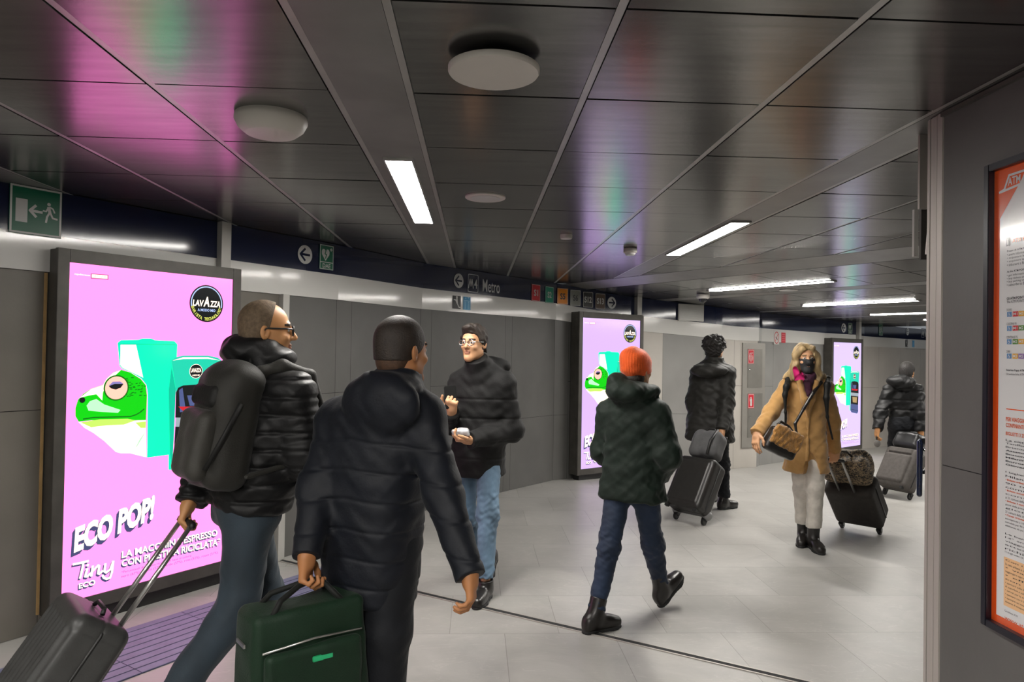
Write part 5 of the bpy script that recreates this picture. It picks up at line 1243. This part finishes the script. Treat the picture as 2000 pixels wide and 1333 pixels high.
t = soft_bag('travel_bag', 'animal print bag standing on the dark fabric suitcase behind the camel coat', 'bag', c6, (i6['wd'], i6['up'], i6['fr']), (.21, .155, .11), .06, leopard(), 33, .012)
MB().tube([c6-i6['wd']*.08+i6['up']*.14, c6-i6['wd']*.05+i6['up']*.20, c6+i6['wd']*.05+i6['up']*.20, c6+i6['wd']*.08+i6['up']*.14], .009, 8).build('handle', M['black'], t, smooth=True)
# black shiny bag on the far walker's case
c7 = i7['c']+i7['up']*(i7['h']/2+.115)+i7['fr']*.03
t = soft_bag('travel_bag', 'glossy black bag resting on the taupe suitcase at far right', 'bag', c7, (i7['wd'], i7['up'], i7['fr']), (.17, .105, .10), .06, mat('bag_gloss', (.02, .02, .021), .3, noise=(20, .2)), 35, .010)
MB().tube([c7-i7['wd']*.06+i7['up']*.09, c7-i7['wd']*.04+i7['up']*.135, c7+i7['wd']*.04+i7['up']*.135, c7+i7['wd']*.06+i7['up']*.09], .008, 8).build('handle', M['black'], t, smooth=True)

# backpack of walker 1
BP = cloth('backpack_charcoal', (.022, .021, .018), .6, .1, b=(200, .2)); BPK = cloth('backpack_black', (.007, .007, .0065), .6, .03)
Bk = -m1.F; cb = P(528, 850, 3.0)+Bk*.235+A(.035, 0, .05); upb = unit(A(0, 0, 1)+m1.F*.16+A(.02, 0, 0)); bk = unit(Bk-upb*(Bk@upb)); wb = np.cross(upb, bk)
t = thing('backpack', cb-upb*.25, 'large charcoal backpack worn by the walker in front of the nearest screen', 'backpack')
v = Vol(cb-.36, cb+.36, .0055); v.box(cb, (wb, upb, bk), (.150, .245, .095), .075, .02); v.ell(cb+upb*.16+bk*.0, (wb, upb, bk), (.13, .11, .10), .05); v.disp(wob(.006, 17, 41)); v.build('body', BP, t)
v = Vol(cb-.4, cb+.4, .0055); v.box(cb-upb*.075+bk*.098, (wb, upb, bk), (.115, .135, .045), .04, .02); v.disp(wob(.005, 20, 43)); v.build('front_pocket', cloth('backpack_pocket', (.040, .038, .033), .5, .1, b=(200, .2)), t)
v = Vol(cb-.4, cb+.4, .0055); v.box(cb+upb*.115+bk*.085, (wb, upb, bk), (.105, .045, .03), .028, .02); v.disp(wob(.004, 20, 44)); v.build('top_pocket', BPK, t)
for e in (-1, 1): MB().tube([cb+wb*e*.155+upb*.10+bk*.02, cb+wb*e*.158-upb*.02+bk*.06, cb+wb*e*.135-upb*.16+bk*.10], .010, 8).build('side_strap', BPK, t, smooth=True)
MB().tube([cb+wb*-.03+upb*.235-bk*.05, cb+wb*-.02+upb*.285-bk*.05, cb+wb*.02+upb*.285-bk*.05, cb+wb*.03+upb*.235-bk*.05], .009, 8).build('top_handle', BPK, t, smooth=True)
for i, e in ((0, -1), (1, 1)):
    sh_ = m1.S[i]; f_ = m1.F; cc = (m1.S[0]+m1.S[1])/2; x_ = unit(sh_-cc)
    pts = [cb+upb*.20+x_*.075-bk*.08, cc+x_*.130+A(0, 0, .085)-f_*.09, cc+x_*.145+A(0, 0, .108)-f_*.01, cc+x_*.150+A(0, 0, .070)+f_*.11, cc+x_*.160-A(0, 0, .10)+f_*.172, cc+x_*.195-A(0, 0, .26)+f_*.13, cb-upb*.18+x_*.16-bk*.04]
    v = Vol(np.min(pts, 0)-.05, np.max(pts, 0)+.05, .0055); v.chain(pts, [.018, .026, .030, .026, .020, .012, .010], .02); v.build('shoulder_strap', BP, t)
# green bag carried by walker 2
hg = m2.W[0]+unit(m2.hands[0][0])*.088+unit(m2.hands[0][1])*.015
wg = unit(A(.80, .60, .0)); ug = unit(A(-.03, .02, 1)); ng = unit(np.cross(wg, ug)); cg = A(hg[0]-.012, hg[1]-.03, hg[2]-.262)
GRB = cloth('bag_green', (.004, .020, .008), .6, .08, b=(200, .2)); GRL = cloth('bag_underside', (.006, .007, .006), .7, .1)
t = thing('duffel_bag', cg-ug*.2, 'dark green carrier bag with bright green tab, held by the navy coat walker', 'bag')
v = Vol(cg-.36, cg+.36, .0055)
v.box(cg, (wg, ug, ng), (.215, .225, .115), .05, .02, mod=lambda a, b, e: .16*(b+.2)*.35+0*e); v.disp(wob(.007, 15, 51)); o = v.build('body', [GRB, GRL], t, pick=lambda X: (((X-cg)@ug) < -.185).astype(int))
v = Vol(cg-.36, cg+.36, .0055); v.box(cg-ug*.035+ng*.112, (wg, ug, ng), (.165, .12, .022), .02, .01); v.disp(wob(.005, 18, 52)); v.build('front_pocket', GRB, t)
MB().box(cg+ng*.136+wg*.02+ug*.045, wg*.036, ug*.010, ng*.003).build('tab', mat('tab_green', (.02, .42, .17), .5, noise=(20, .1)), t, bevel=.003)
MB().tube([cg+ng*.112-wg*.17+ug*.09, cg+ng*.115+ug*.105, cg+ng*.112+wg*.17+ug*.10], .004, 6).build('zip', M['alu'], t, smooth=True)
for e in (-1, 1): MB().tube([cg+ng*.07*e-wg*.13+ug*.18, cg+ng*.05*e-wg*.09+ug*.228, hg+ng*.012*e-wg*.045-ug*.012, hg+ng*.010*e, hg+ng*.012*e+wg*.045-ug*.012, cg+ng*.05*e+wg*.09+ug*.228, cg+ng*.07*e+wg*.13+ug*.18], .010, 8).build('handle', GRL, t, smooth=True)
MB().box(cg-wg*.205+ug*.10, wg*.003, ug*.006, ng*.04).build('buckle', M['alu'], t)
# phone and paper held by man 3
hr = m3.W[1]+unit(m3.hands[1][0])*.10+A(-.01, .035, .02)
t = thing('smartphone', hr, 'black phone held up in the hand of the man in light jeans', 'phone')
MB().box(hr, unit(A(1, .2, .1))*.040, unit(A(-.1, .25, 1))*.075, unit(A(-.2, 1, -.25))*.006).build('case', mat('phone_case', (.006, .006, .006), .85, noise=(20, .1), spec=.2), t, bevel=.004)
MB().box(hr+unit(A(-.2, 1, -.25))*.0066, unit(A(1, .2, .1))*.036, unit(A(-.1, .25, 1))*.070, unit(A(-.2, 1, -.25))*.0006).build('screen', mat('phone_glass', (.01, .01, .012), .08, noise=(20, .1)), t)
hl = m3.W[0]+unit(m3.hands[0][0])*.08+A(.01, 0, .045)
v = Vol(hl-.12, hl+.12, .004); v.box(hl, (unit(A(1, .1, .15)), unit(A(0, 1, .1)), Z3), (.055, .035, .020), .014, .01); v.ell(hl+A(.01, 0, .015), (A(1, 0, 0), A(0, 1, 0), Z3), (.035, .03, .022), .02); v.disp(wob(.004, 60, 61))
tag(v.build('tissue_packet', mat('packet_pale', (.42, .42, .44), .5, noise=(40, .25)), None, hl), 'crumpled pale packet in the lower hand of the man in light jeans', 'packet')
# small round item in the far walker's hand
hf = m7.W[0]+A(-.02, -.02, -.15); t = thing('table_tennis_bat', hf, 'small grey round paddle dangling from the hand of the far right walker', 'paddle')
MB().lathe(hf-A(0, .005, .03), [(.04, 0), (.045, .003), (.045, .009), (.04, .012)], A(.2, -.95, .1), 24).build('blade', mat('paddle_grey', (.13, .12, .11), .6, noise=(20, .1)), t, autosmooth=True)
MB().tube([hf+A(0, 0, .01), hf+A(.005, .01, .07)], .010, 8).build('grip', M['black'], t, smooth=True)
# woman's shoulder bag, with strap, and her backpack
cw = P(1528, 862, 5.76); wv = unit(A(.88, .18, -.42)); uv_ = unit(A(.40, .05, .90)); uv_ = unit(uv_-wv*(uv_@wv)); nv = np.cross(wv, uv_)
FUR = mat('fur_mustard', (.36, .17, .035), .9, noise=(45, .4, (1, 1, .5)), bump=(170, .9), sheen=.6)
t = thing('shoulder_bag', cw-uv_*.12, 'black shoulder bag with mustard fur flap across the front of the camel coat', 'bag')
v = Vol(cw-.24, cw+.24, .005); v.box(cw-uv_*.015, (wv, uv_, nv), (.145, .105, .050), .035, .02, mod=lambda a, b, e: .25*(b+.1)*.2); v.disp(wob(.004, 25, 71)); v.build('body', LEA, t)
v = Vol(cw-.24, cw+.24, .005); v.box(cw+uv_*.028+nv*(.046 if nv[1] < 0 else -.046), (wv, uv_, nv), (.132, .082, .020), .018, .02); v.disp(wob(.004, 60, 72)); v.build('flap', FUR, t)
pts = [cw+wv*.10+uv_*.09, P(1553, 828, 5.80), P(1570, 798, 5.815), P(1588, 768, 5.83), P(1603, 748, 5.89), P(1607, 741, 6.0), P(1602, 748, 6.10)]
v = Vol(np.min(pts, 0)-.04, np.max(pts, 0)+.04, .005); v.chain(pts, [.009, .012, .013, .014, .014, .013, .012], .01); v.build('strap', LEA, t)
MB().tube([cw-wv*.10+uv_*.10, cw-wv*.08+uv_*.135, cw+wv*.0+uv_*.13, cw+wv*.06+uv_*.10], .011, 8).build('handle', LEA, t, smooth=True)
MB().lathe(cw+wv*.11+uv_*.085-A(0, .02, 0), [(.012, 0), (.014, .003), (.012, .006)], A(0, -1, 0), 16).build('ring', M['brass'], t)
cr_ = P(1577, 818, 6.0)+A(.05, .235, 0)
t = thing('backpack', cr_-A(0, 0, .2), 'black backpack on the back of the camel coat, only its shoulder straps showing', 'backpack')
v = Vol(cr_-.32, cr_+.32, .007); v.box(cr_, (m6.R, Z3, m6.F), (.13, .19, .08), .06, .02); v.disp(wob(.006, 17, 73)); v.build('body', BPK, t)
for pts, rr in (([cr_+A(.09, -.06, .16), P(1617, 744, 6.06), P(1617, 741, 5.97), P(1616, 752, 5.885), P(1614, 778, 5.862), P(1616, 815, 5.862), P(1626, 858, 5.92)], [.014, .020, .024, .026, .022, .009, .008]),
                ([cr_+A(-.10, -.06, .16), P(1541, 742, 6.06), P(1540, 740, 5.98), P(1536, 756, 5.90), P(1533, 772, 5.895), P(1534, 805, 5.885), P(1534, 835, 5.905)], [.014, .020, .022, .024, .018, .008, .008])):
    v = Vol(np.min(pts, 0)-.05, np.max(pts, 0)+.05, .005); v.chain(pts, rr, .02); v.build('shoulder_strap', BPK, t)
# navy bar by the pillar
b0, b1 = P(1797, 864, 6.5), P(1795.5, 966, 6.5); xg = A(1, .1, 0)*.16
t = thing('barrier_post', A(b0[0]+.16, b0[1], floorz(b0[0], b0[1])), 'glossy navy blue rounded bar on a black bracket just left of the pillar edge', 'barrier')
v = Vol(np.minimum(b0, b1)-.06, np.maximum(b0, b1)+.06, .004); v.cone(b0, b1, .027, .024, .01); v.build('bar', mat('navy_gloss', (.008, .016, .055), .12, coat=.8, noise=(20, .1)), t)
MB().bar(b0+A(0, 0, .012), b0+xg+A(0, 0, .012), .05, .05).build('bracket', M['black'], t, bevel=.006)
MB().bar(b0+A(.02, 0, -.28), b0+xg+A(0, 0, -.20), .03, .03).build('brace', M['black'], t, bevel=.004)
MB().tube([b0+A(.03, 0, -.06), b0+A(.065, -.01, -.09), b0+A(.06, -.01, -.15)], .016, 10).build('joint', M['chrome'], t, smooth=True)
MB().tube([A(b0[0]+.16, b0[1]+.016, floorz(b0[0], b0[1])), b0+xg+A(0, 0, .03)], .03, 16).build('post', M['black'], t, smooth=True)
# tactile paving beside the left wall
u_ = unit(Pz(420, 1175.6, 0)-Pz(280, 1220, 0)); pv = A(u_[1], -u_[0], 0); p0 = Pz(280, 1220, 0)-u_*2.6
m = MB(); m.add([p0+A(0, 0, .002), p0+u_*3.95+A(0, 0, .002), p0+u_*3.95+pv*.60+A(0, 0, .002), p0+pv*.60+A(0, 0, .002)], [(0, 1, 2, 3)], 1)
for k in range(9):
    c_ = p0+pv*(.0335+.0666*k)
    for j in range(7): m.bar(c_+u_*(.565*j+.002)+A(0, 0, .004), c_+u_*(.565*(j+1)-.002)+A(0, 0, .004), .056, .004, mi=0)
tag(m.build('tactile_paving', [M['tact'], M['tactj']], None, p0), 'lavender ribbed tactile strip on the floor beside the nearest screen', 'tactile paving')
